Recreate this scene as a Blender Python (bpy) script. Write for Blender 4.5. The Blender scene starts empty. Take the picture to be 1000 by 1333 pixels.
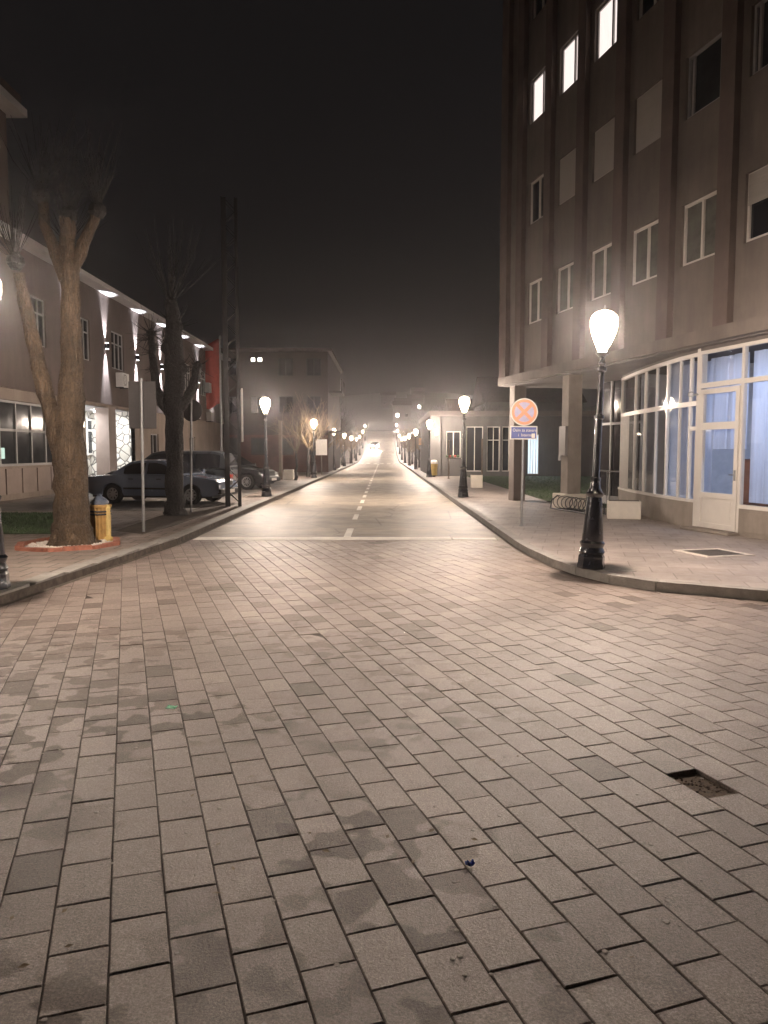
import bpy, bmesh, math, random
from mathutils import Vector, Matrix
R = math.radians
rnd = random.Random(7)
S = bpy.context.scene
C = S.collection
W0 = bpy.data.worlds.new("World"); S.world = W0; W0.use_nodes = True

# ------------------------------------------------------------------ materials
MATS = {}
def mat(name, col, rough=.7, var=.25, scale=6., bump=0., metal=0., spec=.5, col2=None, detail=6., bscale=None, coat=0., streak=0.):
    m = bpy.data.materials.new(name); m.use_nodes = True; MATS[name] = m
    n = m.node_tree.nodes; l = m.node_tree.links; b = n["Principled BSDF"]
    tc = n.new("ShaderNodeTexCoord"); nz = n.new("ShaderNodeTexNoise")
    nz.inputs["Scale"].default_value = scale; nz.inputs["Detail"].default_value = detail; nz.inputs["Roughness"].default_value = .65
    l.new(tc.outputs["Object"], nz.inputs["Vector"])
    rp = n.new("ShaderNodeValToRGB"); e = rp.color_ramp.elements
    c2 = col2 or tuple(min(1, c * (1 + var)) for c in col); c1 = tuple(c * (1 - var) for c in col) if not col2 else col
    e[0].position = .32; e[0].color = (*c1, 1); e[1].position = .68; e[1].color = (*c2, 1)
    l.new(nz.outputs["Fac"], rp.inputs["Fac"]); cout = rp.outputs["Color"]
    if streak:      # rain marks running down the wall
        mp = n.new("ShaderNodeMapping"); mp.inputs["Scale"].default_value = (2.0, 2.0, .35); l.new(tc.outputs["Object"], mp.inputs[0]); sn = n.new("ShaderNodeTexNoise"); sn.inputs["Scale"].default_value = 1.; sn.inputs["Detail"].default_value = 7; sn.inputs["Roughness"].default_value = .7; l.new(mp.outputs[0], sn.inputs["Vector"])
        sr = n.new("ShaderNodeValToRGB"); sr.color_ramp.elements[0].position = .36; sr.color_ramp.elements[1].position = .62; q = 1 - streak; sr.color_ramp.elements[0].color = (q, q, q, 1); sr.color_ramp.elements[1].color = (1.08, 1.08, 1.08, 1); l.new(sn.outputs["Fac"], sr.inputs[0])
        sm_ = n.new("ShaderNodeMix"); sm_.data_type = 'RGBA'; sm_.blend_type = 'MULTIPLY'; sm_.inputs[0].default_value = 1; l.new(cout, sm_.inputs[6]); l.new(sr.outputs[0], sm_.inputs[7]); cout = sm_.outputs[2]
    l.new(cout, b.inputs["Base Color"])
    b.inputs["Metallic"].default_value = metal
    b.inputs["Specular IOR Level"].default_value = spec
    b.inputs["Coat Weight"].default_value = coat
    mr = n.new("ShaderNodeMapRange"); mr.inputs["To Min"].default_value = max(.03, rough - .12); mr.inputs["To Max"].default_value = min(1, rough + .12)
    l.new(nz.outputs["Fac"], mr.inputs["Value"]); l.new(mr.outputs["Result"], b.inputs["Roughness"])
    if bump:
        n2 = n.new("ShaderNodeTexNoise"); n2.inputs["Scale"].default_value = bscale or scale * 8; n2.inputs["Detail"].default_value = 8
        l.new(tc.outputs["Object"], n2.inputs["Vector"])
        bp = n.new("ShaderNodeBump"); bp.inputs["Strength"].default_value = bump; bp.inputs["Distance"].default_value = .02
        l.new(n2.outputs["Fac"], bp.inputs["Height"]); l.new(bp.outputs["Normal"], b.inputs["Normal"])
    return m
def emit(name, col, s, var=0., sample=True):
    m = bpy.data.materials.new(name); m.use_nodes = True; MATS[name] = m
    n = m.node_tree.nodes; l = m.node_tree.links; n.remove(n["Principled BSDF"])
    e = n.new("ShaderNodeEmission"); e.inputs["Color"].default_value = (*col, 1); e.inputs["Strength"].default_value = s
    if var:
        tc = n.new("ShaderNodeTexCoord"); wv = n.new("ShaderNodeTexWave"); wv.inputs["Scale"].default_value = 6; wv.inputs["Distortion"].default_value = 1.5
        mp = n.new("ShaderNodeMapRange"); mp.inputs["To Min"].default_value = s * (1 - var); mp.inputs["To Max"].default_value = s
        l.new(tc.outputs["Object"], wv.inputs["Vector"]); l.new(wv.outputs["Fac"], mp.inputs["Value"]); l.new(mp.outputs["Result"], e.inputs["Strength"])
    l.new(e.outputs[0], n["Material Output"].inputs["Surface"])
    if not sample: m.cycles.emission_sampling = 'NONE'
    return m
def shell(name, col, s):            # glowing lantern glass that lets its bulb's light out
    m = emit(name, col, s, sample=False); n = m.node_tree.nodes; l = m.node_tree.links
    e = [x for x in n if x.type == 'EMISSION'][0]
    t = n.new("ShaderNodeBsdfTransparent"); a = n.new("ShaderNodeAddShader")
    l.new(e.outputs[0], a.inputs[0]); l.new(t.outputs[0], a.inputs[1]); l.new(a.outputs[0], n["Material Output"].inputs["Surface"])
    return m
def glass(name, tint, rough=.03, trans=.75):
    m = bpy.data.materials.new(name); m.use_nodes = True; MATS[name] = m
    n = m.node_tree.nodes; l = m.node_tree.links; n.remove(n["Principled BSDF"])
    t = n.new("ShaderNodeBsdfTransparent"); t.inputs[0].default_value = (*tint, 1)
    g = n.new("ShaderNodeBsdfGlossy"); g.inputs["Roughness"].default_value = rough
    fr = n.new("ShaderNodeLayerWeight"); fr.inputs[0].default_value = .5
    pw_ = n.new("ShaderNodeMath"); pw_.operation = 'POWER'; pw_.inputs[1].default_value = 4.; l.new(fr.outputs["Facing"], pw_.inputs[0])
    ma = n.new("ShaderNodeMath"); ma.operation = 'MULTIPLY_ADD'; ma.inputs[1].default_value = .6; ma.inputs[2].default_value = .05; l.new(pw_.outputs[0], ma.inputs[0])
    mx = n.new("ShaderNodeMixShader"); l.new(ma.outputs[0], mx.inputs[0]); l.new(t.outputs[0], mx.inputs[1]); l.new(g.outputs[0], mx.inputs[2])
    l.new(mx.outputs[0], n["Material Output"].inputs["Surface"])
    return m

mat('lamp_iron', (.012, .014, .022), .24, .3, 14, .15, spec=.8, coat=.6); mat('counter', (.22, .10, .065), .7, .25, 4)
mat('cast_foot', (.35, .33, .3), .8, .2, 8, .3)
mat('sidewalk_r', (.27, .24, .215), .62, .18, 1.1, .35, bscale=60)
mat('kerb', (.30, .28, .255), .7, .22, 5, .4, bscale=40)
mat('concrete', (.33, .31, .29), .8, .2, 3, .3)
mat('twig', (.16, .12, .085), .85, .3, 6)
mat('twig_leaf', (.17, .12, .07), .8, .35, 6)
mat('evergreen', (.035, .045, .03), .8, .4, 3)
mat('soil', (.075, .058, .043), .95, .4, 5, .8, bscale=50)
mat('grass_base', (.05, .065, .034), .95, .45, 1.5, .8, bscale=120)
mat('grass_blade', (.06, .095, .042), .7, .45, 1.5)
mat('gutter_dark', (.105, .085, .07), .9, .45, 9, .6); mat('gum', (.34, .30, .26), .8, .2, 20); mat('gravel', (.15, .11, .08), .95, .4, 60, .5); mat('earth', (.04, .035, .03), .95, .3, .3)
mat('hill', (.012, .014, .012), 1., .4, .02)
mat('ochre', (.36, .215, .07), .6, .25, 9, .2)
mat('ochre_foot', (.5, .36, .12), .6, .2, 9)
mat('black_band', (.01, .01, .01), .5, .2)
mat('bag_blue', (.09, .11, .15), .3, .3, 12, .3)
mat('red_brick', (.33, .13, .085), .8, .3, 12, .4)
mat('white_stone', (.62, .56, .50), .8, .15, 20)
mat('steel_grey', (.33, .33, .33), .45, .15, 8, metal=.7)
mat('sign_back', (.075, .068, .068), .6, .15, 3, metal=.2)
mat('sign_white', (.80, .76, .70), .5, .05)
mat('sign_orange', (.84, .37, .21), .45, .08)
mat('sign_lav', (.52, .48, .68), .45, .12)
mat('sign_blue', (.10, .125, .36), .45, .12)
mat('lattice', (.012, .010, .009), .6, .4, 12, metal=.3)
mat('flag_red', (.30, .05, .032), .85, .15, 4)
mat('white_pvc', (.66, .62, .57), .4, .05, 3)
mat('frame_grey', (.30, .29, .28), .5, .12, 3)
mat('stucco_r', (.17, .142, .125), .9, .2, .6, streak=.16, bump=.3, bscale=90)
mat('pilaster', (.122, .09, .077), .9, .22, 1.2, .25, bscale=60, streak=.16)
mat('soffit', (.15, .13, .12), .9, .15, 1)
mat('plinth_r', (.27, .23, .195), .8, .15, 2.5, .2, streak=.12)
mat('dark_glass', (.012, .013, .016), .06, .3, 2, spec=.6)
mat('dull_glass', (.03, .032, .034), .05, .3, 2, spec=.12)
mat('curtained_glass', (.13, .13, .115), .08, .3, 3, spec=.6); mat('blind', (.40, .37, .34), .6, .06, 2)
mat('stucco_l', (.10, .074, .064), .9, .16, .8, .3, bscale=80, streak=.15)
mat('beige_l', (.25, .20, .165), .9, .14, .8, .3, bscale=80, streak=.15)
mat('eave', (.45, .43, .43), .8, .08, 2)
mat('roof', (.06, .045, .04), .9, .3, 4)
mat('panel_l', (.26, .20, .17), .7, .12, 2)
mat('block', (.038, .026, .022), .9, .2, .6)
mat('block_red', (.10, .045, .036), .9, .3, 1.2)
mat('pavilion', (.10, .095, .09), .85, .12, .8, streak=.15)
mat('car_blue', (.15, .18, .24), .24, .06, 2, spec=.6, coat=.7)
mat('car_dark', (.022, .026, .03), .3, .06, 2, spec=.6, coat=.7)
mat('car_black', (.010, .010, .012), .3, .06, 2, spec=.6, coat=.7)
mat('car_trim', (.012, .012, .012), .55, .2)
mat('rubber', (.014, .014, .014), .8, .2, 20)
mat('alloy', (.45, .45, .46), .35, .1, metal=.8)
mat('chrome', (.6, .6, .62), .15, .05, metal=1)
mat('lens', (.55, .55, .55), .15, .1, spec=.8)
mat('lens_red', (.25, .015, .01), .2, .1)
mat('ac_white', (.60, .59, .57), .5, .08)
mat('ac_grey', (.22, .20, .19), .5, .08)
mat('box_white', (.68, .62, .53), .7, .08, 4)
mat('rack', (.06, .06, .06), .35, .3, 12, metal=.6)
mat('hatch', (.11, .095, .085), .75, .25, 8, .4)
mat('litter_green', (.28, .72, .45), .5, .2, 60)
mat('litter_blue', (.03, .06, .30), .4, .3, 60)
mat('white_paint', (.80, .76, .69), .6, .22, 2.5, .2, bscale=60)
mat('room_wall', (.55, .56, .60), .9, .08)
mat('post_wood', (.16, .12, .09), .8, .2, 8)
mat('orange_panel', (.60, .30, .15), .6, .1)
mat('yellow', (.60, .42, .10), .5, .1)
mat('red_flower', (.4, .05, .04), .6, .3, 30)
mat('leaf_green', (.05, .09, .03), .6, .4, 20)
glass('shop_glass', (.93, .95, .97)); glass('room_glass', (.9, .92, .95))
emit('lamp_opal', (1, .82, .6), 7, sample=False); shell('lamp_glow', (1, .80, .55), 9.0); emit('bulb', (1, .86, .66), 60, sample=False)
emit('lit_window', (1, .86, .80), .7, .5); emit('lit_small', (1, .95, .82), 4, .1, sample=False); emit('tube_light', (.92, .96, 1), 22)
emit('fixture_glow', (.95, .95, 1), 9, sample=False); emit('head_glow', (1, .92, .8), 400, sample=False); emit('far_light', (1, .92, .75), 14, sample=False)
emit('lit_door', (.66, .84, 1), .9, .35); emit('screen_glow', (.75, 1, .85), .5, .4, sample=False); emit('bulkhead', (1, .85, .65), 4, sample=False)

def noded(name):
    m = bpy.data.materials.new(name); m.use_nodes = True; MATS[name] = m
    nt = m.node_tree; n = nt.nodes; l = nt.links; b = n["Principled BSDF"]
    tc = n.new("ShaderNodeTexCoord")
    def N(t, **k):
        x = n.new(t)
        for a, v in k.items():
            if a in ('operation', 'blend_type', 'data_type', 'feature', 'attribute_name', 'distance', 'use_clamp'): setattr(x, a, v)
            else: x.inputs[int(a[1:]) if a[0] == 'i' and a[1:].isdigit() else a].default_value = v
        return x
    def math_(op, a, bb=None):
        x = n.new("ShaderNodeMath"); x.operation = op
        for i, q in enumerate((a, bb)):
            if q is None: continue
            if isinstance(q, (int, float)): x.inputs[i].default_value = q
            else: l.new(q, x.inputs[i])
        return x.outputs[0]
    def ramp(src, stops):
        r = n.new("ShaderNodeValToRGB"); els = r.color_ramp.elements
        while len(els) < len(stops): els.new(.5)
        for q, (p_, c_) in zip(els, stops):
            q.position = p_; q.color = (c_, c_, c_, 1) if isinstance(c_, (int, float)) else (*c_, 1)
        l.new(src, r.inputs[0]); return r.outputs[0]
    def noise(scale, detail=6, rough=.6, vec=None):
        x = n.new("ShaderNodeTexNoise"); x.inputs["Scale"].default_value = scale; x.inputs["Detail"].default_value = detail; x.inputs["Roughness"].default_value = rough
        l.new(vec or tc.outputs["Object"], x.inputs["Vector"]); return x.outputs["Fac"]
    def mix(f, a, bb, mode='MIX'):
        x = n.new("ShaderNodeMix"); x.data_type = 'RGBA'; x.blend_type = mode
        for s_, q in ((0, f), (6, a), (7, bb)):
            if isinstance(q, (int, float)): x.inputs[s_].default_value = q
            elif isinstance(q, tuple): x.inputs[s_].default_value = (*q, 1)
            else: l.new(q, x.inputs[s_])
        return x.outputs[2]
    def bump(h, st, d=.01, prev=None):
        x = n.new("ShaderNodeBump"); x.inputs["Strength"].default_value = st; x.inputs["Distance"].default_value = d
        l.new(h, x.inputs["Height"])
        if prev: l.new(prev, x.inputs["Normal"])
        return x.outputs["Normal"]
    return m, n, l, b, tc, N, math_, ramp, noise, mix, bump

# pavers: per-block tone, grit, wet blotches cut off at the joints
m, n, l, b, tc, N, math_, ramp, noise, mix, bump = noded('paver')
at = n.new("ShaderNodeAttribute"); at.attribute_name = 'tone'
va = n.new("ShaderNodeVectorMath"); va.operation = 'ADD'
cx = n.new("ShaderNodeCombineXYZ"); l.new(math_('MULTIPLY', at.outputs["Fac"], 3.0), cx.inputs[0]); l.new(math_('MULTIPLY', at.outputs["Fac"], 1.7), cx.inputs[2])
l.new(tc.outputs["Object"], va.inputs[0]); l.new(cx.outputs[0], va.inputs[1])
base = ramp(at.outputs["Fac"], [(0, (.19, .148, .126)), (.5, (.255, .203, .175)), (1, (.32, .26, .228))])
grit = noise(95, 6, .8); g2 = noise(26, 6, .7)
base = mix(1, base, ramp(grit, [(.3, .45), (.5, 1.0), (.68, 1.9)]), 'MULTIPLY')
base = mix(1, base, ramp(g2, [(.3, .8), (.7, 1.15)]), 'MULTIPLY')
base = mix(1, base, ramp(noise(.5, 4), [(.3, .78), (.7, 1.12)]), 'MULTIPLY')
stain = math_('MULTIPLY', ramp(noise(4.2, 2, .45, va.outputs[0]), [(.495, 0.), (.535, 1.)]), ramp(noise(.55, 3, .5), [(.44, 0.), (.53, 1.)]))
sx_ = n.new('ShaderNodeSeparateXYZ'); l.new(tc.outputs['Object'], sx_.inputs[0]); side = n.new('ShaderNodeMapRange'); side.inputs['From Min'].default_value = -.1; side.inputs['From Max'].default_value = 1.1; side.inputs['To Min'].default_value = 1; side.inputs['To Max'].default_value = .22; l.new(sx_.outputs[0], side.inputs['Value']); far = n.new('ShaderNodeMapRange'); far.inputs['From Min'].default_value = 4.5; far.inputs['From Max'].default_value = 8; far.inputs['To Min'].default_value = 1; far.inputs['To Max'].default_value = .38; l.new(sx_.outputs[1], far.inputs['Value']); stain = math_('MULTIPLY', math_('MULTIPLY', stain, side.outputs[0]), far.outputs[0])
wet = math_('MULTIPLY', ramp(at.outputs["Fac"], [(.0, 1.), (.06, 1.), (.07, 0.)]), .55)
stain = math_('MAXIMUM', stain, wet)
l.new(mix(stain, base, mix(1, base, (.47, .44, .42), 'MULTIPLY')), b.inputs["Base Color"])
spk = ramp(noise(420, 1, .5), [(.62, 0.), (.66, 1.)])
rg = math_('SUBTRACT', ramp(noise(14, 5), [(.3, .44), (.7, .59)]), math_('MULTIPLY', stain, .05))
l.new(math_('SUBTRACT', rg, math_('MULTIPLY', spk, .25)), b.inputs["Roughness"]); l.new(math_("SUBTRACT", .56, math_("MULTIPLY", stain, .34)), b.inputs["Specular IOR Level"])
l.new(bump(grit, .8, .005, bump(g2, .25, .006)), b.inputs["Normal"])
mat('joint', (.06, .047, .037), .95, .4, 30, .6, bscale=200)

# asphalt, worn paler in the wheel tracks, with transverse patch bands
m, n, l, b, tc, N, math_, ramp, noise, mix, bump = noded('asphalt')
a1 = noise(180, 4, .7)
mp = n.new("ShaderNodeMapping"); mp.inputs["Scale"].default_value = (.12, .9, 1); l.new(tc.outputs["Object"], mp.inputs[0])
band = noise(.42, 5, .6, mp.outputs[0])
base = ramp(band, [(.3, (.25, .208, .158)), (.5, (.335, .282, .218)), (.7, (.40, .34, .265))])
base = mix(1, base, ramp(a1, [(.3, .6), (.7, 1.4)]), 'MULTIPLY')
base = mix(1, base, ramp(noise(1.3, 6), [(.35, .72), (.65, 1.18)]), 'MULTIPLY')
cr = n.new("ShaderNodeTexVoronoi"); cr.feature = 'DISTANCE_TO_EDGE'; cr.inputs["Scale"].default_value = .55; l.new(tc.outputs["Object"], cr.inputs["Vector"])
base = mix(ramp(cr.outputs["Distance"], [(.0, .6), (.012, 0.)]), base, (.03, .026, .022))
l.new(base, b.inputs["Base Color"]); l.new(ramp(noise(3, 5), [(.3, .44), (.7, .62)]), b.inputs["Roughness"])
l.new(bump(a1, .6, .006), b.inputs["Normal"])

def tiles(name, cols, sx, sy, joint=.012, rot=0., rough=(.5, .7)):
    m, n, l, b, tc, N, math_, ramp, noise, mix, bump = noded(name)
    mp = n.new("ShaderNodeMapping"); mp.inputs["Rotation"].default_value = (0, 0, rot); l.new(tc.outputs["Object"], mp.inputs[0])
    br = n.new("ShaderNodeTexBrick"); l.new(mp.outputs[0], br.inputs["Vector"]); br.inputs["Scale"].default_value = 1.
    br.inputs["Color1"].default_value = (*cols[0], 1); br.inputs["Color2"].default_value = (*cols[1], 1); br.inputs["Mortar"].default_value = (*cols[2], 1)
    br.inputs["Mortar Size"].default_value = joint; br.inputs["Brick Width"].default_value = sx; br.inputs["Row Height"].default_value = sy; br.inputs["Bias"].default_value = 0
    g = noise(120, 4, .7)
    c_ = mix(1, br.outputs["Color"], ramp(g, [(.3, .75), (.7, 1.25)]), 'MULTIPLY'); c_ = mix(1, c_, ramp(noise(1.2, 6), [(.3, .72), (.7, 1.15)]), 'MULTIPLY')
    l.new(c_, b.inputs["Base Color"]); l.new(ramp(noise(5), [(.3, rough[0]), (.7, rough[1])]), b.inputs["Roughness"])
    inv = math_('SUBTRACT', 1., br.outputs["Fac"])
    l.new(bump(inv, .5, .006, bump(g, .4, .004)), b.inputs["Normal"])
tiles('flags_left', ((.24, .195, .165), (.30, .245, .21), (.08, .065, .055)), .4, .4, .012)
tiles('flags_right', ((.30, .255, .228), (.34, .29, .26), (.19, .16, .14)), .5, .5, .008, R(14), (.42, .6))
tiles('brick_wall_dark', ((.10, .06, .05), (.13, .08, .065), (.07, .05, .045)), .25, .08, .012)
tiles('parking', ((.17, .155, .14), (.21, .19, .17), (.12, .11, .10)), .6, .6, .01)

# crazy-paved stone cladding of the lit entrance
m, n, l, b, tc, N, math_, ramp, noise, mix, bump = noded('stone_cladding')
v1 = n.new("ShaderNodeTexVoronoi"); v1.feature = 'DISTANCE_TO_EDGE'; v1.inputs["Scale"].default_value = 2.6; l.new(tc.outputs["Object"], v1.inputs["Vector"])
v2 = n.new("ShaderNodeTexVoronoi"); v2.inputs["Scale"].default_value = 2.6; l.new(tc.outputs["Object"], v2.inputs["Vector"])
sep = n.new("ShaderNodeSeparateColor"); l.new(v2.outputs["Color"], sep.inputs[0])
base = ramp(sep.outputs[0], [(0, (.42, .39, .34)), (1, (.66, .62, .56))])
l.new(mix(ramp(v1.outputs["Distance"], [(.03, 1.), (.06, 0.)]), base, (.12, .11, .10)), b.inputs["Base Color"])
l.new(bump(ramp(v1.outputs["Distance"], [(.0, 0.), (.1, 1.)]), .8, .03), b.inputs["Normal"]); b.inputs["Roughness"].default_value = .8

def bark(name, c0, c1):
    m, n, l, b, tc, N, math_, ramp, noise, mix, bump = noded(name)
    mp = n.new("ShaderNodeMapping"); mp.inputs["Scale"].default_value = (1, 1, .22); l.new(tc.outputs["Object"], mp.inputs[0])
    a = noise(17, 8, .7, mp.outputs[0]); v = n.new("ShaderNodeTexVoronoi"); v.feature = 'DISTANCE_TO_EDGE'; v.inputs["Scale"].default_value = 19
    w2 = n.new("ShaderNodeVectorMath"); w2.operation = 'ADD'; nn2 = n.new("ShaderNodeTexNoise"); nn2.inputs["Scale"].default_value = 9; l.new(mp.outputs[0], nn2.inputs["Vector"])
    sc = n.new("ShaderNodeVectorMath"); sc.operation = 'SCALE'; sc.inputs[3].default_value = .3; l.new(nn2.outputs["Color"], sc.inputs[0]); l.new(mp.outputs[0], w2.inputs[0]); l.new(sc.outputs[0], w2.inputs[1]); l.new(w2.outputs[0], v.inputs["Vector"])
    pl_ = ramp(v.outputs["Distance"], [(0, 0.), (.16, 1.)]); h = math_('ADD', math_('MULTIPLY', pl_, .35), a)
    c_ = mix(1, ramp(a, [(.3, c0), (.7, c1)]), ramp(pl_, [(0, .68), (.8, 1.08)]), 'MULTIPLY'); c_ = mix(1, c_, ramp(noise(2.2, 4), [(.35, .65), (.65, 1.2)]), 'MULTIPLY')
    l.new(c_, b.inputs["Base Color"]); l.new(ramp(noise(30, 4), [(.35, .45), (.6, .9)]), b.inputs["Roughness"]); l.new(bump(h, 1., .035), b.inputs["Normal"])
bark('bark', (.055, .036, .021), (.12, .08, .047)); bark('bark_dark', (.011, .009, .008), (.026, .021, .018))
# thin curtain that lets the room light through
m, n, l, b, tc, N, math_, ramp, noise, mix, bump = noded('curtain')
n.remove(b); d = n.new("ShaderNodeBsdfDiffuse"); t = n.new("ShaderNodeBsdfTranslucent"); x = n.new("ShaderNodeMixShader"); x.inputs[0].default_value = .6
mpc = n.new("ShaderNodeMapping"); mpc.inputs["Scale"].default_value = (1, 1, .05); l.new(tc.outputs["Object"], mpc.inputs[0])
cc = mix(1, (.70, .74, .86), ramp(noise(9, 3, .6, mpc.outputs[0]), [(.3, .86), (.7, 1.05)]), 'MULTIPLY')
l.new(cc, d.inputs[0]); l.new(cc, t.inputs[0])
l.new(d.outputs[0], x.inputs[1]); l.new(t.outputs[0], x.inputs[2]); l.new(x.outputs[0], n["Material Output"].inputs["Surface"])

# ------------------------------------------------------------------ mesh building
class MB:
    def __init__(s): s.v = []; s.f = []; s.m = []; s.cm = 0
    def add(s, vs, fs):
        o = len(s.v); s.v += [tuple(q) for q in vs]
        for f in fs: s.f.append(tuple(i + o for i in f)); s.m.append(s.cm)
        return s
    def box(s, x0, x1, y0, y1, z0, z1, bev=0.):
        if bev:
            bm = bmesh.new(); bmesh.ops.create_cube(bm, size=1)
            for q in bm.verts: q.co = Vector(((x0 + x1) / 2 + q.co.x * (x1 - x0), (y0 + y1) / 2 + q.co.y * (y1 - y0), (z0 + z1) / 2 + q.co.z * (z1 - z0)))
            bmesh.ops.bevel(bm, geom=bm.edges[:], offset=bev, segments=2, affect='EDGES', profile=.5)
            bm.verts.index_update(); s.add([q.co[:] for q in bm.verts], [[w.index for w in f.verts] for f in bm.faces]); bm.free(); return s
        return s.add([(x0, y0, z0), (x1, y0, z0), (x1, y1, z0), (x0, y1, z0), (x0, y0, z1), (x1, y0, z1), (x1, y1, z1), (x0, y1, z1)],
                     [(3, 2, 1, 0), (4, 5, 6, 7), (0, 1, 5, 4), (1, 2, 6, 5), (2, 3, 7, 6), (3, 0, 4, 7)])
    def quad(s, a, b, c, d): return s.add([a, b, c, d], [(0, 1, 2, 3)])
    def prism(s, poly, z0, z1):
        k = len(poly); vs = [(x, y, z0) for x, y in poly] + [(x, y, z1) for x, y in poly]
        return s.add(vs, [tuple(range(k - 1, -1, -1)), tuple(range(k, 2 * k))] + [(i, (i + 1) % k, k + (i + 1) % k, k + i) for i in range(k)])
    def lathe(s, prof, n=16, c=(0, 0, 0), a0=0., cap=True):
        vs = []; fs = []; k = len(prof)
        for r, z in prof:
            for i in range(n):
                a = a0 + 2 * math.pi * i / n; vs.append((c[0] + r * math.cos(a), c[1] + r * math.sin(a), c[2] + z))
        for j in range(k - 1):
            for i in range(n): fs.append((j * n + i, j * n + (i + 1) % n, (j + 1) * n + (i + 1) % n, (j + 1) * n + i))
        if cap: fs += [tuple(range(n - 1, -1, -1)), tuple(range((k - 1) * n, k * n))]
        return s.add(vs, fs)
    def tube(s, pts, rad, n=6, cap=True):
        pts = [Vector(q) for q in pts]; k = len(pts)
        if isinstance(rad, (int, float)): rad = [rad] * k
        vs = []; fs = []; u = None
        for i in range(k):
            d = (pts[min(i + 1, k - 1)] - pts[max(i - 1, 0)])
            d = d.normalized() if d.length > 1e-9 else Vector((0, 0, 1))
            if u is None: u = d.orthogonal().normalized()
            else:
                u = u - d * u.dot(d); u = u.normalized() if u.length > 1e-6 else d.orthogonal().normalized()
            w = d.cross(u)
            for j in range(n):
                a = 2 * math.pi * j / n; vs.append(pts[i] + (u * math.cos(a) + w * math.sin(a)) * rad[i])
        for i in range(k - 1):
            for j in range(n): fs.append((i * n + j, i * n + (j + 1) % n, (i + 1) * n + (j + 1) % n, (i + 1) * n + j))
        if cap: fs += [tuple(range(n - 1, -1, -1)), tuple(range((k - 1) * n, k * n))]
        return s.add(vs, fs)
    def disc(s, c, ax, r, th, n=20, r0=0.):       # a disc or wheel with its axle along ax
        ax = Vector(ax).normalized(); u = ax.orthogonal().normalized(); w = ax.cross(u); c = Vector(c)
        ring = lambda rr, d: [c + ax * d + (u * math.cos(2 * math.pi * i / n) + w * math.sin(2 * math.pi * i / n)) * rr for i in range(n)]
        vs = ring(r, -th / 2) + ring(r, th / 2)
        fs = [(i, (i + 1) % n, n + (i + 1) % n, n + i) for i in range(n)]
        if r0:
            vs += ring(r0, -th / 2) + ring(r0, th / 2)
            fs += [(2 * n + i, 2 * n + (i + 1) % n, (i + 1) % n, i) for i in range(n)] + [(n + i, n + (i + 1) % n, 3 * n + (i + 1) % n, 3 * n + i) for i in range(n)] + [(3 * n + i, 3 * n + (i + 1) % n, 2 * n + (i + 1) % n, 2 * n + i) for i in range(n)]
        else: fs += [tuple(range(n - 1, -1, -1)), tuple(range(n, 2 * n))]
        return s.add(vs, fs)
    def build(s, name, ms, parent=None, smooth=None, loc=None):
        me = bpy.data.meshes.new(name); me.from_pydata(s.v, [], s.f)
        for q in (ms if isinstance(ms, (list, tuple)) else [ms]): me.materials.append(MATS[q])
        if any(s.m): me.polygons.foreach_set('material_index', s.m)
        if smooth is not None:
            me.polygons.foreach_set('use_smooth', [True] * len(s.f)); me.set_sharp_from_angle(angle=R(smooth))
        me.update()
        o = bpy.data.objects.new(name, me); C.objects.link(o)
        if parent: o.parent = parent
        if loc: o.location = loc
        return o
def empty(name, loc, rz=0.):
    o = bpy.data.objects.new(name, None); C.objects.link(o); o.location = loc; o.rotation_euler = (0, 0, rz); o.empty_display_size = .2; return o
def tag(o, label, cat, group=None):
    o['label'] = label; o['category'] = cat
    if group: o['group'] = group
    return o
def struct(o, kind='structure'): o['kind'] = kind; return o
def copy_tree(o, parent=None):
    c = o.copy(); C.objects.link(c); c.parent = parent
    for ch in list(o.children): copy_tree(ch, c)
    return c
def lamp(name, kind, loc, energy, col, parent=None, **k):
    d = bpy.data.lights.new(name, kind); d.energy = energy; d.color = col
    for a, v in k.items(): setattr(d, a, v)
    o = bpy.data.objects.new(name, d); C.objects.link(o); o.location = loc
    if parent: o.parent = parent
    return o

def gz(y):                       # the street is flat, then climbs beyond the second crossing
    if y < 105: return 0.
    if y < 175: return 4.7 * ((y - 105) / 70) ** 1.75
    q = min(y, 215) - 175
    return 4.7 + .1175 * q - .00147 * q * q        # the crest, beyond which the street drops from sight

# ------------------------------------------------------------------ ground
def strip(mb, xs, ys, z):        # a sheet following the street's profile
    for a, b_ in zip(ys[:-1], ys[1:]):
        mb.quad((xs(a)[0], a, gz(a) + z), (xs(a)[1], a, gz(a) + z), (xs(b_)[1], b_, gz(b_) + z), (xs(b_)[0], b_, gz(b_) + z))
FARY = [105 + 7 * i for i in range(17)]
g = MB(); ys = [-30, 0, 30, 60] + FARY + [300, 360, 430, 520, 640]; xs_ = [-160, -90, -50, -25, -10, 0, 10, 25, 50, 90, 160]
def hz(x, y):
    z = gz(min(y, 252)) - .16
    if y > 217: z -= .35
    if y > 252: z += (y - 252) * .10 + 5 * math.sin(x * .021 + 1) * min(1, (y - 252) / 120)
    return z
ids = {}
vs = []; fs = []
for j, y in enumerate(ys):
    for i, x in enumerate(xs_): ids[i, j] = len(vs); vs.append((x, y, hz(x, y)))
for j in range(len(ys) - 1):
    for i in range(len(xs_) - 1): fs.append((ids[i, j], ids[i + 1, j], ids[i + 1, j + 1], ids[i, j + 1]))
struct(g.add(vs, fs).build('ground', 'earth'))

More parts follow.
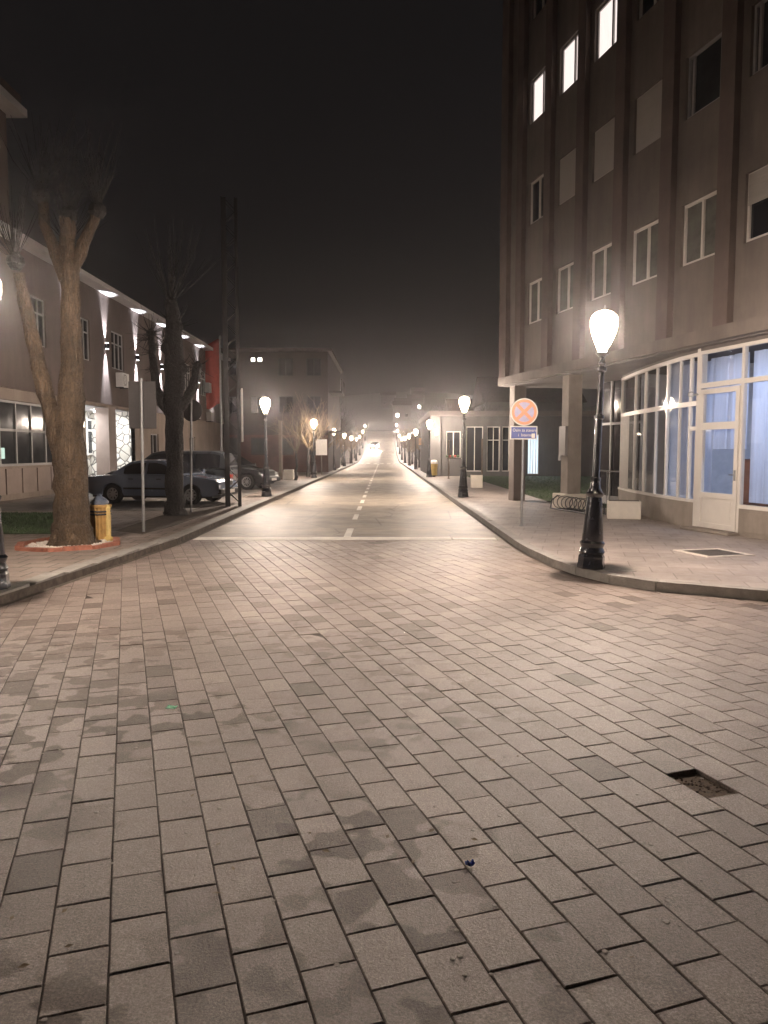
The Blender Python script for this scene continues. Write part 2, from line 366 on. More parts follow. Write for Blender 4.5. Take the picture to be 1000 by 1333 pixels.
XL = lambda y: -3.78 if y > 14 else -3.78 - (14 - y) * .082
XR = 2.32
rd = MB(); strip(rd, lambda y: (-3.9 if y < 90 else -3.7, 2.4 if y < 90 else 2.2), [14.62, 30, 60, 85] + FARY, .004); struct(rd.build('road', 'asphalt'))
mk = MB(); mk.box(-3.66, 1.30, 14.62, 15.08, -.01, .0085); mk.box(1.34, 2.16, 14.66, 14.95, -.01, .0082); mk.box(-.80, -.66, 15.09, 16.75, -.01, .0084)
y = 19.0
while y < 100:
    mk.box(-.79, -.665, y, y + 1.5, gz(y) - .01, .0083); y += 3.0 if y < 40 else 3.2
for yy in (101.5, 103.2, 138.0, 140.5):
    k = -3.2
    while k < 1.9: mk.box(k, k + .45, yy, yy + .8, gz(yy) - .3, gz(yy + .4) + .03); k += .9
struct(mk.build('road_marking', 'white_paint'))

# plaza blocks, laid on the skew
th = R(18.5); uu = Vector((-math.sin(th), math.cos(th))); ww = Vector((math.cos(th), math.sin(th)))
KR = [(2.32, 300), (2.32, 13.6), (2.36, 12.4), (2.47, 11.2), (2.62, 10.4), (2.88, 9.72), (3.3, 9.2), (4.35, 8.58), (6.2, 7.75), (12, 5.2)]
def right_of_kerb(x, y):
    for (xa, ya), (xb, yb) in zip(KR[1:-1], KR[2:]):
        if yb <= y <= ya: return x > xa + (xb - xa) * (ya - y) / (ya - yb) + .12
    return False
pv = MB(); tones = []
PWD, PL = .197, .298
for ci in range(-60, 90):
    off = (ci * .46) % 1 * PL + rnd.uniform(-.012, .012)
    for ri in range(-20, 90):
        ctr = ww * (ci * PWD) + uu * (ri * PL + off)
        if not (1.2 < ctr.y < 14.72) or ctr.x < XL(ctr.y) - .1 or ctr.x > 9 or right_of_kerb(ctr.x, ctr.y): continue
        if abs(ctr.x - 1.62) < .16 and abs(ctr.y - 3.86) < .16 and (ctr - Vector((1.63, 3.87))).length < .155: continue
        if ctr.y < 2 and abs(ctr.x) > 2.5: continue
        gap = .0022 + rnd.uniform(0, .0012); hw = PWD / 2 - gap; hl = PL / 2 - gap; bv = .0035
        tx, ty, dz = rnd.gauss(0, .005), rnd.gauss(0, .004), rnd.gauss(0, .0009)
        if rnd.random() < .02: dz -= .003
        rz = rnd.gauss(0, .006); vs = []
        for (a, b_, z) in ((hw, hl, -.03), (hw, hl, -bv), (hw - bv, hl - bv, 0)):
            for sx, sy in ((-1, -1), (1, -1), (1, 1), (-1, 1)):
                px, py = sx * a, sy * b_; q = ctr + ww * (px - py * rz) + uu * (py + px * rz)
                vs.append((q.x, q.y, z + dz + tx * px + ty * py))
        pv.add(vs, [(8, 9, 10, 11)] + [(j * 4 + i, j * 4 + (i + 1) % 4, j * 4 + 4 + (i + 1) % 4, j * 4 + 4 + i) for j in (0, 1) for i in range(4)])
        t_ = min(1, max(.08, rnd.gauss(.52, .2)))
        if rnd.random() < ((.10 if 5 < ctr.y < 11 and -1.5 < ctr.x < .8 else .05) if (ctr.y > 7 or ctr.x < -.6 and ctr.y < 3.2) else .012): t_ = rnd.uniform(0, .06)
        tones += [t_] * 9
po = pv.build('plaza_paving', 'paver'); struct(po)
po.data.attributes.new('tone', 'FLOAT', 'FACE').data.foreach_set('value', tones)
bd = MB(); [bd.box(*q, -.1, -.0055) for q in ((-7, 1.44, -20, 14.62), (1.82, 14, -20, 14.62), (1.44, 1.82, -20, 3.66), (1.44, 1.82, 4.06, 14.62))]
struct(bd.build('plaza_bedding', 'joint'))

# right pavement with its rounded corner
KS = .16
def offset_poly(pts, d):
    out = []
    for i, p in enumerate(pts):
        a = Vector(pts[max(i - 1, 0)]); b_ = Vector(pts[min(i + 1, len(pts) - 1)]); t = (b_ - a).normalized(); out.append((p[0] - t.y * d, p[1] + t.x * d))
    return out
near = [(2.32, 100)] + KR[1:]
inner = offset_poly(near, KS)
kb = MB()
for i in range(len(near) - 1):
    a, b_, c_, d_ = near[i], near[i + 1], inner[i + 1], inner[i]; ln = math.hypot(a[0] - b_[0], a[1] - b_[1]); k = max(1, int(ln / .95))
    for j in range(k):
        f0, f1 = j / k, (j + 1) / k - .016 / max(ln / k, .1) / k
        L = lambda p, q, f: (p[0] + (q[0] - p[0]) * f, p[1] + (q[1] - p[1]) * f)
        dz = rnd.uniform(-.004, .004)
        kb.prism([L(a, b_, f0), L(d_, c_, f0), L(d_, c_, f1), L(a, b_, f1)][::-1], -.1, .122 + dz)
y = 100.
for a, b_ in zip([100] + FARY[:-1], FARY):
    z0, z1 = gz(a), gz(b_)
    kb.add([(2.25, a, z0 - .1), (2.41, a, z0 - .1), (2.41, b_, z1 - .1), (2.25, b_, z1 - .1), (2.25, a, z0 + .12), (2.41, a, z0 + .12), (2.41, b_, z1 + .12), (2.25, b_, z1 + .12)], [(4, 5, 6, 7), (0, 4, 7, 3), (1, 2, 6, 5)])
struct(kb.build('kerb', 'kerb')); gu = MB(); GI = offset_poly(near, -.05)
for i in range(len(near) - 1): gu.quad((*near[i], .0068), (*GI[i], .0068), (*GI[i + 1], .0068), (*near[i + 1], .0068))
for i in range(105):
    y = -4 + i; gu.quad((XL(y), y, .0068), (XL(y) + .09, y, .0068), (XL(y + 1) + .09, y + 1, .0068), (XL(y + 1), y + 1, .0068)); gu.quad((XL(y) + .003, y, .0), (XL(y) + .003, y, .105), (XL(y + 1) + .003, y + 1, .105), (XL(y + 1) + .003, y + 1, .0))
struct(gu.build('gutter', 'gutter_dark'))  # dark strip along both kerbs, plus a dark face on the left kerb
sw = MB(); sw.prism(inner[::-1] + [(2.32 + KS, 100), (2.32 + KS, 101), (5.15, 101), (5.15, 46), (5.15, 22), (5.6, 21.2), (30, 21.2), (30, 5.2)], -.1, .118)
strip(sw, lambda y: (2.41, 5.2), FARY, .118); struct(sw.build('pavement_right', 'flags_right'))
# lawn beside the right pavement
lw = MB(); lw.box(5.15, 24, 21.2, 48, -.1, .125); struct(lw.build('lawn_right', 'grass_base'))

# left pavement: kerb, flag strip, soil strip, path, lawn, parking bay
lk = MB()
for i in range(128):
    y = -4 + i * .82
    lk.add([(XL(y), y, -.1), (XL(y), y + .806, -.1), (XL(y), y + .806, .12), (XL(y), y, .12), (XL(y) - .24, y, .12), (XL(y) - .24, y + .806, .12), (XL(y) - .24, y + .806, -.1), (XL(y) - .24, y, -.1)], [(0, 1, 2, 3), (3, 2, 5, 4), (4, 5, 6, 7), (0, 3, 4, 7), (1, 6, 5, 2)])
for a, b_ in zip(FARY[:-1], FARY[1:]):
    z0, z1 = gz(a), gz(b_)
    lk.add([(-3.95, a, z0 - .1), (-3.72, a, z0 - .1), (-3.72, b_, z1 - .1), (-3.95, b_, z1 - .1), (-3.95, a, z0 + .12), (-3.72, a, z0 + .12), (-3.72, b_, z1 + .12), (-3.95, b_, z1 + .12)], [(4, 5, 6, 7), (0, 4, 7, 3), (1, 2, 6, 5)])
struct(lk.build('kerb_strip', 'kerb'))
sl = MB(); sl.prism([(XL(-4) - .24, -4), (XL(14) - .24, 14), (XL(101) - .24, 101), (-12, 101), (-12, -4)][::1], -.1, .114); strip(sl, lambda y: (-7, -3.95), FARY, .114)
struct(sl.build('pavement_left', 'flags_left'))
so = MB(); so.add([(-4.62, 14.6, .118), (-4.45, 16, .118), (-4.42, 23.2, .118), (-5.3, 23.2, .118), (-5.5, 19, .118), (-5.35, 15.2, .118)], [(0, 1, 2, 3, 4, 5)]); struct(so.build('soil_strip', 'soil'))
pk = MB(); pk.box(-11.4, -4.9, 22.2, 40, .1, .119); pk.box(-11.4, -5.2, 20.4, 22.2, .1, .1195); struct(pk.build('parking_bay', 'parking'))
lg = MB(); lg.prism([(-11.9, 14.6), (-6.2, 14.6), (-6.15, 16.3), (-6.4, 17.4), (-7.2, 19.4), (-11.9, 19.4)], .05, .128); struct(lg.build('lawn_left', 'grass_base'))
def blades(name, n_, rng, h=(.03, .07)):
    gb = MB()
    for _ in range(n_):
        p = rng()
        if not p: continue
        x, y = p; a = rnd.uniform(0, 6.28); hh = rnd.uniform(*h); w = .006 + hh * .08; dx, dy = math.cos(a) * w, math.sin(a) * w; lx, ly = rnd.gauss(0, hh * .5), rnd.gauss(0, hh * .5)
        gb.add([(x - dx, y - dy, .125), (x + dx, y + dy, .125), (x + lx, y + ly, .125 + hh)], [(0, 1, 2)])
    return gb.build(name, 'grass_blade')
def in_left():
    x, y = rnd.uniform(-11.9, -6.2), rnd.uniform(14.6, 19.4)
    return (x, y) if x < -6.2 - max(0, y - 16.3) * .33 else None
o = blades('grass', 16000, in_left); o['kind'] = 'stuff'
o = blades('grass', 16000, lambda: (5.15 + abs(rnd.gauss(0, 4)), rnd.uniform(21.2, 47.8)), (.03, .08)); o['kind'] = 'stuff'

# ------------------------------------------------------------------ street lamps
def lamp_proto():
    r = empty('street_lamp', (0, 0, 0))
    p = MB(); p.lathe([(.188, 0), (.188, .05), (.176, .075), (.176, .16), (.16, .19)], 8, a0=R(22.5)); p.build('pedestal', 'lamp_iron', r, 25)
    p = MB(); p.lathe([(.155, .19), (.172, .225), (.158, .26), (.145, .285), (.155, .31), (.168, .345), (.14, .375), (.142, .40), (.098, .96), (.115, .985), (.12, 1.01), (.09, 1.04), (.085, 1.07)], 20)
    p.build('barrel', 'lamp_iron', r, 35)
    p = MB(); p.lathe([(.072, 1.07), (.066, 1.14), (.052, 1.20), (.05, 1.24), (.047, 2.0), (.045, 2.02)], 16)
    p.lathe([(.043, 2.06), (.038, 2.66), (.036, 2.70)], 16); p.build('pole', 'lamp_iron', r, 35)
    p = MB()
    p.lathe([(.036, 2.70), (.05, 2.74), (.035, 2.78), (.04, 2.82), (.085, 2.86), (.095, 2.875), (.06, 2.89)], 14); p.build('lantern_seat', 'lamp_iron', r, 35)
    for z in (1.2, 2.03, 2.66):
        p = MB(); p.lathe([(.03, z - .035), (.05, z - .034), (.066, z - .02), (.066, z + .02), (.05, z + .034), (.03, z + .035)], 14); p.build('collar', 'lamp_iron', r, 35)
    for k in range(4):
        a = k * math.pi / 2 + .4; p = MB(); q = [(.066, 2.885), (.106, 2.99), (.158, 3.12), (.185, 3.24), (.182, 3.31)]
        p.tube([(rr * math.cos(a), rr * math.sin(a), z) for rr, z in q], .006, 5); p.build('rib', 'lamp_iron', r)
    p = MB(); p.lathe([(.052, 2.89), (.098, 2.99), (.150, 3.12), (.175, 3.22), (.176, 3.285)], 20, cap=False); p.build('globe', 'lamp_glow', r, 60)
    p = MB(); p.lathe([(.179, 3.283), (.178, 3.32), (.160, 3.365), (.112, 3.41), (.04, 3.435), (.005, 3.437)], 20, cap=False); p.build('opal_top', 'lamp_opal', r, 60)
    p = MB(); p.lathe([(.03, 3.43), (.035, 3.445), (.015, 3.46), (.022, 3.475), (.006, 3.51)], 10); p.build('finial', 'lamp_iron', r, 40)
    p = MB(); p.lathe([(.01, 3.0), (.045, 3.04), (.055, 3.14), (.04, 3.22), (.01, 3.25)], 10); p.build('bulb', 'bulb', r, 60)
    lamp('lamp_light', 'POINT', (0, 0, 3.20), LAMP_W, (1, .825, .695), r, shadow_soft_size=.055)
    return r
LAMP_W = 2350
LP = lamp_proto()
GL, GR = 'street lamps along the left kerb', 'street lamps along the right kerb'
ordn = ['nearest', 'second', 'third', 'fourth', 'fifth', 'sixth']
RY = [10.2, 26.4, 46.4, 66, 83, 100, 117, 134, 152, 170]; LY = [8.76, 26.9, 45.3, 63.4, 80, 97, 114, 131, 149, 167]
for side, YS, X, grp in (('right', RY, 2.72, GR), ('left', LY, -4.12, GL)):
    for i, y in enumerate(YS):
        o = LP if side == 'right' and i == 0 else copy_tree(LP)
        o.location = (X if not (side == 'left' and i == 0) else -4.52, y, gz(y) + .118)
        o.rotation_euler = (rnd.gauss(0, .006), rnd.gauss(0, .006), rnd.uniform(0, 1.5))
        if side == 'left':
            if i == 0: o.scale = (1.05,) * 3
            lb = ['black iron street lamp cut off by the left edge of the photo', 'black lit street lamp beside the dark car with the bright alloy wheel', 'black lit street lamp beside the white notice board on the left pavement', 'fourth lit street lamp from near on the left kerb', 'fifth lit street lamp from near on the left kerb', 'sixth lit street lamp from near on the left kerb'][i] if i < 6 else 'tiny far lit street lamp on the climbing left kerb'
        else:
            lb = ['leaning black iron street lamp on the right pavement corner, brightest and tallest in view', 'black lit street lamp on the right kerb with a white planter box behind it', 'third lit street lamp on the right kerb, beside the yellow bin', 'fourth lit street lamp from near on the right kerb, before the orange sign', 'fifth lit street lamp from near on the right kerb', 'sixth lit street lamp from near on the right kerb'][i] if i < 6 else 'tiny far lit street lamp on the climbing right kerb'
        tag(o, lb, 'street lamp', grp)
LP.location = (2.80, 10.3, .121); LP.rotation_euler = (.0, R(2.1), .3)
fp = MB()
for x, y in ((3.08, 10.25), (-4.66, 8.76)): fp.box(x - .24, x + .24, y - .26, y + .26, .05, .1225)
struct(fp.build('lamp_footing_pavement', 'cast_foot'))

# ------------------------------------------------------------------ trees
def grow(mb, p, d, ln, r, depth, n=4, spread=.5, up=.15, kids=3, taper=.6):
    pts = [p]; q = Vector(p); dd = Vector(d).normalized(); st = 4
    for i in range(st):
        dd = (dd + Vector((rnd.gauss(0, .09), rnd.gauss(0, .09), rnd.gauss(0, .06) + up * .3))).normalized(); q = q + dd * (ln / st); pts.append(q.copy())
    mb.tube(pts, [r * (1 - (1 - taper) * i / st) for i in range(st + 1)], n, cap=False)
    if depth:
        for k in range(kids):
            i = 1 + rnd.randrange(st) if k else st
            ax = dd.orthogonal().normalized(); ax.rotate(Matrix.Rotation(rnd.uniform(0, 6.28), 3, dd))
            nd = (dd + ax * rnd.uniform(.5, 1.2) * spread * 1.6 + Vector((0, 0, up))).normalized()
            grow(mb, pts[i], nd, ln * rnd.uniform(.55, .8), max(r * taper * rnd.uniform(.6, .85), .006), depth - 1, max(3, n - 1), spread, up, kids, taper)
def knob(mb, c, r, nt, tl, dirn=(0, 0, 1), sp=.8, tr=.014):
    nt = int(nt * 1.4); tr *= .62
    c = Vector(c); 
    mb.lathe([(r * .55, -r * .9), (r, -r * .3), (r * .95, r * .3), (r * .45, r * .85), (.02, r)], 8, c)
    for _ in range(nt):
        d = (Vector(dirn) + Vector((rnd.gauss(0, sp), rnd.gauss(0, sp), rnd.gauss(0, sp)))).normalized(); l_ = tl * rnd.uniform(.5, 1.15)
        bend = Vector((rnd.gauss(0, .12), rnd.gauss(0, .12), .18)); mid = c + d * (l_ * .5); mb.tube([c + d * r * .5, mid, mid + (d + bend).normalized() * l_ * .5], [tr, tr * .75, tr * .35], 4, cap=False)
def rough(mb, pts, rad, n=14):   # a gnarly limb: finely divided, with lumps
    P = [Vector(q) for q in pts]; out = []; rr = []
    for i in range(len(P) - 1):
        for j in range(4):
            f = j / 4; out.append(P[i].lerp(P[i + 1], f) + Vector((rnd.gauss(0, .012), rnd.gauss(0, .012), 0))); rr.append((rad[i] * (1 - f) + rad[i + 1] * f) * rnd.uniform(.94, 1.07))
    out.append(P[-1]); rr.append(rad[-1]); mb.tube(out, rr, n)
    k = len(mb.v) - n * len(out)
    for i in range(k, len(mb.v)):
        x, y, z = mb.v[i]; mb.v[i] = (x + rnd.gauss(0, .008), y + rnd.gauss(0, .008), z + rnd.gauss(0, .01))
# near pollard, lit gold by the lamp
T = empty('pollarded_tree', (-5.3, 12.95, .11))
t = MB(); rough(t, [(0, 0, -.05), (.0, 0, .12), (.01, 0, .4), (.02, 0, 1.0), (.03, .0, 1.6), (.06, 0, 2.2), (.07, 0, 2.7)], [.40, .34, .30, .27, .25, .22, .19], 18)
for a in (.3, 1.6, 2.9, 4.1, 5.3): rough(t, [(.44 * math.cos(a), .44 * math.sin(a), -.04), (.29 * math.cos(a), .29 * math.sin(a), .1), (.18 * math.cos(a), .18 * math.sin(a), .5)], [.07, .09, .05], 8)
t.build('trunk', 'bark', T, 60)
c = MB(); rough(c, [(-.08, 0, 1.35), (-.22, -.03, 2.05), (-.38, -.05, 2.75), (-.55, -.05, 3.6), (-.70, -.05, 4.5)], [.17, .14, .125, .11, .09], 12)
c.build('limb', 'bark', T, 60)
c = MB(); rough(c, [(.05, 0, 2.3), (.08, .05, 3.0), (.1, .05, 3.8), (.08, .0, 4.7), (.1, 0, 5.4)], [.21, .185, .165, .14, .12], 12)
c.build('limb', 'bark', T, 60); c = MB()
rough(c, [(.08, 0, 4.3), (.35, .05, 5.0), (.55, .05, 5.5)], [.11, .09, .08], 10); rough(c, [(.05, 0, 4.4), (-.25, 0, 5.2), (-.3, 0, 5.7)], [.11, .09, .08], 10); c.build('limb', 'bark', T, 60)
c = MB()
for q in ((-.75, -.05, 4.7), (.12, 0, 5.45), (.58, .05, 5.55), (-.32, 0, 5.75), (.05, .1, 5.0)): knob(c, q, .15, 26, 1.3, (0, 0, 1), .38)
c.build('crown', 'bark_dark', T)
tag(T, 'thick pollarded tree trunk in a red brick ring beside the yellow bin', 'tree')
# second pollard, dark, before the parked sedan
T = empty('pollarded_tree', (-5.18, 19.0, .11))
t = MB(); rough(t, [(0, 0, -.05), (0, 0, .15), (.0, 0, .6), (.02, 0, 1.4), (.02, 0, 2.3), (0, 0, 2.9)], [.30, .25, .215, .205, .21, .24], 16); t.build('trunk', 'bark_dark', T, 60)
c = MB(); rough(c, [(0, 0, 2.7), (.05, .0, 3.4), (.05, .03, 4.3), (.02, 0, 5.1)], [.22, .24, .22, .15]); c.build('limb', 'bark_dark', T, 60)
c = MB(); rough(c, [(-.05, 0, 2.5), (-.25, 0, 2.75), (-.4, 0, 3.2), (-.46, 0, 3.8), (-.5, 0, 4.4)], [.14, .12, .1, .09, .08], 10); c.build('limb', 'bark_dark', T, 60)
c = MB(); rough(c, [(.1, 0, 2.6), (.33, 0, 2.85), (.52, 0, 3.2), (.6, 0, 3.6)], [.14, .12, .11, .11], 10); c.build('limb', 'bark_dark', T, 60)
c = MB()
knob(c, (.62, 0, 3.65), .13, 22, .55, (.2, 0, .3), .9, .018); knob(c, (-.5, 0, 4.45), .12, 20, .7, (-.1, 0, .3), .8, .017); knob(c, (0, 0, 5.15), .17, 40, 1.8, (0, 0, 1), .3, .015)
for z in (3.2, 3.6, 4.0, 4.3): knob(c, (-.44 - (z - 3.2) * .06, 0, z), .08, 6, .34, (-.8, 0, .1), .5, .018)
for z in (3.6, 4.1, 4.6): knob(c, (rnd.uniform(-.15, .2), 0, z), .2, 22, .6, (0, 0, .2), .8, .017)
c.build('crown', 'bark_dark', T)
tag(T, 'dark pollarded tree with stubby twigs standing before the blue grey sedan', 'tree')

def street_tree(h, tr, spread, depth, cm, dens=3, up=.12):
    t = MB(); th_ = h * .36; rough(t, [(0, 0, -.05), (.0, 0, .3), (.03, 0, th_ * .6), (0, 0, th_)], [tr * 1.3, tr, tr * .85, tr * .75], 8)
    c = MB()
    for k in range(6):
        a = k * 1.05 + rnd.uniform(-.3, .3); d = Vector((math.cos(a) * spread, math.sin(a) * spread, rnd.uniform(.5, 1.3)))
        grow(c, Vector((0, 0, th_ * rnd.uniform(.85, 1))), d, h * .27, tr * .45, depth, 5, .5, up, dens, .6)
    return t, c
def place_tree(proto, x, y, sc, label, grp):
    if proto['used']: o = copy_tree(proto)
    else: o = proto
    proto['used'] = 1
    o.location = (x, y, gz(y) + .1); o.rotation_euler = (0, 0, rnd.uniform(0, 6.28)); o.scale = (sc, sc, sc * rnd.uniform(.92, 1.1)); tag(o, label, 'tree', grp)
def tree_proto(name, args, bm='bark_dark'):
    r = empty(name, (0, 0, 0)); t, c = street_tree(*args); t.build('trunk', bm, r, 60); c.build('crown', args[4], r); r['used'] = 0; return r
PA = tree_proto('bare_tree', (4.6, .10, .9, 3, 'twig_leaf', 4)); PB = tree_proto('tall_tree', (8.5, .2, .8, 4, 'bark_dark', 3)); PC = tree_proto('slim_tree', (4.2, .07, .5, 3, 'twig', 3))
GT = 'bare trees along the left pavement'; GT2 = 'bare trees along the right pavement'
place_tree(PC, -4.75, 41.6, 1., 'slim bare young tree beside the white planter box on the left pavement', GT)
place_tree(PA, -4.65, 47.2, 1.05, 'bare tree with pale lit twigs behind the left street lamp', GT)
place_tree(PA, -4.9, 52.5, 1.0, 'bare tree behind the white notice board on the left pavement', GT)
for i, y in enumerate([58.5, 68, 74.5, 86, 92, 103, 110, 122, 138, 156]):
    place_tree(PA, -4.7 + rnd.uniform(-.2, .2), y, rnd.uniform(.9, 1.1), 'small bare tree in the far row along the left kerb', GT)
for i, y in enumerate([57, 73, 91, 96, 108, 125, 142, 160]):
    place_tree(PA, 3.3 + rnd.uniform(-.2, .3), y, rnd.uniform(.85, 1.05), 'small bare tree in the far row along the right kerb', GT2)
for i, (x, y, s) in enumerate([(-8.2, 80, 1.0), (-7.5, 88, 1.0), (-8.5, 97, 1.05), (-7.4, 106, .95), (-8.2, 118, 1.0), (-7.5, 130, 1.), (-9, 145, 1.1)]):
    place_tree(PB, x, y, s, 'tall dark bare tree rising behind the left row of street lamps', 'tall trees behind the left pavement')
for i, (x, y, s) in enumerate([(8.5, 62, .8), (7.6, 76, .85), (8.2, 90, .9), (7.4, 105, .9), (8, 122, 1.), (8, 142, 1.)]):
    place_tree(PB, x, y, s, 'tall dark bare tree rising behind the right row of street lamps', 'tall trees behind the right pavement')

# ------------------------------------------------------------------ tree ring, bin, signs, poles, racks, boxes
e = MB()
ring = [(-4.72, 12.35), (-4.52, 12.9), (-4.75, 13.55), (-5.35, 13.75), (-5.95, 13.5), (-6.1, 12.85), (-5.85, 12.2), (-5.3, 12.02)]
for (a, b_) in zip(ring, ring[1:] + ring[:1]):
    A, B = Vector(a), Vector(b_); d = (B - A); k = max(1, round(d.length / .24)); nn = Vector((-d.y, d.x)).normalized() * .055
    for j in range(k):
        p = A + d * (j / k); q = A + d * ((j + .95) / k); h = .175 + rnd.uniform(-.01, .01)
        e.prism([tuple(p - nn), tuple(q - nn), tuple(q + nn), tuple(p + nn)], .08, h)
tag(e.build('tree_ring', 'red_brick'), 'ring of red bricks laid round the foot of the thick tree', 'edging')
ch = MB()
for _ in range(420):
    a = rnd.uniform(0, 6.28); rr = rnd.uniform(.40, .66); x, y = -5.3 + rr * math.cos(a), 12.9 + rr * math.sin(a); s = rnd.uniform(.012, .032)
    ch.lathe([(s * .4, -s * .3), (s, 0), (s * .5, s * .6)], 5, (x, y, .135), rnd.uniform(0, 6))
ch.box(-5.9, -4.75, 12.3, 13.5, .09, .128)
o = ch.build('pebbles', 'white_stone'); o['kind'] = 'stuff'
bin_ = empty('litter_bin', (-5.02, 13.55, .12))
p = MB(); p.lathe([(.15, .0), (.155, .05), (.165, .60), (.17, .62), (.15, .62)], 18); 
for k in range(18):
    a = k * 2 * math.pi / 18; p.tube([(.155 * math.cos(a), .155 * math.sin(a), .02), (.168 * math.cos(a), .168 * math.sin(a), .6)], .016, 5)
p.build('barrel', 'ochre', bin_, 40)
p = MB(); p.lathe([(.183, .455), (.188, .47), (.184, .485)], 20, cap=False); p.lathe([(.185, .505), (.19, .52), (.186, .535)], 20, cap=False); p.build('band', 'black_band', bin_)
p = MB(); p.lathe([(.19, .585), (.195, .60), (.195, .63), (.17, .64), (.165, .6)], 20, cap=False); p.build('rim', 'ochre', bin_, 30)
p = MB(); p.lathe([(.06, 0), (.065, .03), (.05, .055), (.045, .62), (.03, .64)], 12, (.155, -.07, 0)); p.build('post', 'ochre_foot', bin_, 40)
p = MB(); p.lathe([(.085, -.005), (.09, .035), (.06, .075), (.02, .085)], 12, (.165, -.09, 0)); p.build('foot', 'ochre_foot', bin_, 40)
tag(bin_, 'yellow slatted litter bin with black bands beside the thick tree', 'litter bin')
bg = MB(); bg.lathe([(.05, .60), (.13, .62), (.145, .68), (.11, .74), (.05, .765), (.02, .80), (.05, .82)], 14, (-5.02, 13.55, .12))
bg.v = [(x + rnd.gauss(0, .012), y + rnd.gauss(0, .012), z + rnd.gauss(0, .008)) for x, y, z in bg.v]
tag(bg.build('rubbish_bag', 'bag_blue', None, 60), 'dark blue rubbish bag bulging from the yellow litter bin', 'rubbish bag')

# no stopping sign with a plate under it
sg = empty('no_stopping_sign', (2.9, 16.15, .118))
p = MB(); p.tube([(0, 0, 0), (0, 0, 2.62)], .026, 10); p.lathe([(.05, 0), (.05, .01), (.03, .03)], 10); p.build('post', 'steel_grey', sg, 40)
p = MB(); p.disc((0, -.045, 2.39), (0, 1, 0), .285, .012, 40); p.build('sign_disc', 'sign_lav', sg)
p = MB(); p.disc((0, -.053, 2.39), (0, 1, 0), .285, .012, 40, .262); p.build('white_rim', 'sign_white', sg)
p = MB(); p.disc((0, -.0535, 2.39), (0, 1, 0), .262, .011, 40, .205)
for s_ in (1, -1):
    d = Vector((.707 * s_, 0, .707)); q = Vector((.707 * -s_, 0, .707)) * .036; c_ = Vector((0, -.0585 - .0004 * s_, 2.39)); a = c_ + d * .215; b_ = c_ - d * .215
    p.add([a + q, a - q, b_ - q, b_ + q], [(0, 1, 2, 3)] if s_ > 0 else [(3, 2, 1, 0)])
p.build('red_cross', 'sign_orange', sg)
p = MB(); p.box(-.285, .285, -.05, -.038, 1.82, 2.10, .004); p.build('plate', 'sign_white', sg)
p = MB(); p.box(-.262, .262, -.054, -.049, 1.843, 2.077); p.build('plate_face', 'sign_blue', sg)
for tx, x, z, sz in (('Osim za stanare', -.235, 1.985, .088), ('i', -.12, 1.885, .088), ('Internat', -.055, 1.885, .088)):
    cu = bpy.data.curves.new('lettering', 'FONT'); cu.body = tx; cu.size = sz; cu.extrude = .0008; cu.space_character = 1.02
    cu.materials.append(MATS['sign_white']); o = bpy.data.objects.new('lettering', cu); C.objects.link(o); o.parent = sg; o.location = (x, -.0555, z); o.rotation_euler = (R(90), 0, 0); o.scale = (.86, 1, 1)
    bpy.context.view_layer.update(); me = bpy.data.meshes.new_from_object(o); t2 = bpy.data.objects.new('lettering', me); C.objects.link(t2); t2.parent = sg; t2.location = o.location; t2.rotation_euler = o.rotation_euler; t2.scale = o.scale; bpy.data.objects.remove(o); t2.name = 'lettering'
p = MB(); p.box(.165, .235, -.0562, -.0542, 1.855, 1.945); p.build('emblem', 'sign_white', sg)
sg.rotation_euler = (0, R(.4), R(2))
tag(sg, 'round red and blue no stopping sign above a small blue plate on the right pavement', 'road sign')

sb = empty('sign_back', (-4.72, 15.0, .115)); p = MB(); p.tube([(0, 0, 0), (0, 0, 2.98)], .03, 10); p.build('post', 'steel_grey', sb, 40)
p = MB(); p.box(-.27, .27, -.062, -.04, 2.02, 2.93, .008); p.build('panel', 'sign_back', sb)
p = MB(); p.box(-.25, .25, -.039, -.03, 2.25, 2.29); p.build('bracket', 'sign_back', sb); p = MB(); p.box(-.25, .25, -.039, -.03, 2.7, 2.74); p.build('bracket', 'sign_back', sb)
sb.rotation_euler = (0, R(-.5), R(178)); tag(sb, 'back of a tall rectangular road sign on a grey post before the sedan', 'road sign')
sb = empty('sign_back', (-5.0, 19.85, .115)); p = MB(); p.tube([(0, 0, 0), (0, 0, 2.95)], .03, 10); p.build('post', 'steel_grey', sb, 40)
p = MB(); p.disc((0, -.05, 2.62), (0, 1, 0), .28, .015, 28); p.build('panel', 'sign_back', sb)
p = MB(); p.box(-.2, .2, -.042, -.03, 2.5, 2.53); p.build('bracket', 'sign_back', sb); p = MB(); p.box(-.2, .2, -.042, -.03, 2.72, 2.75); p.build('bracket', 'sign_back', sb)
sb.rotation_euler = (0, R(-1.2), R(172)); tag(sb, 'back of a round road sign on a post right of the dark pollarded tree', 'road sign')

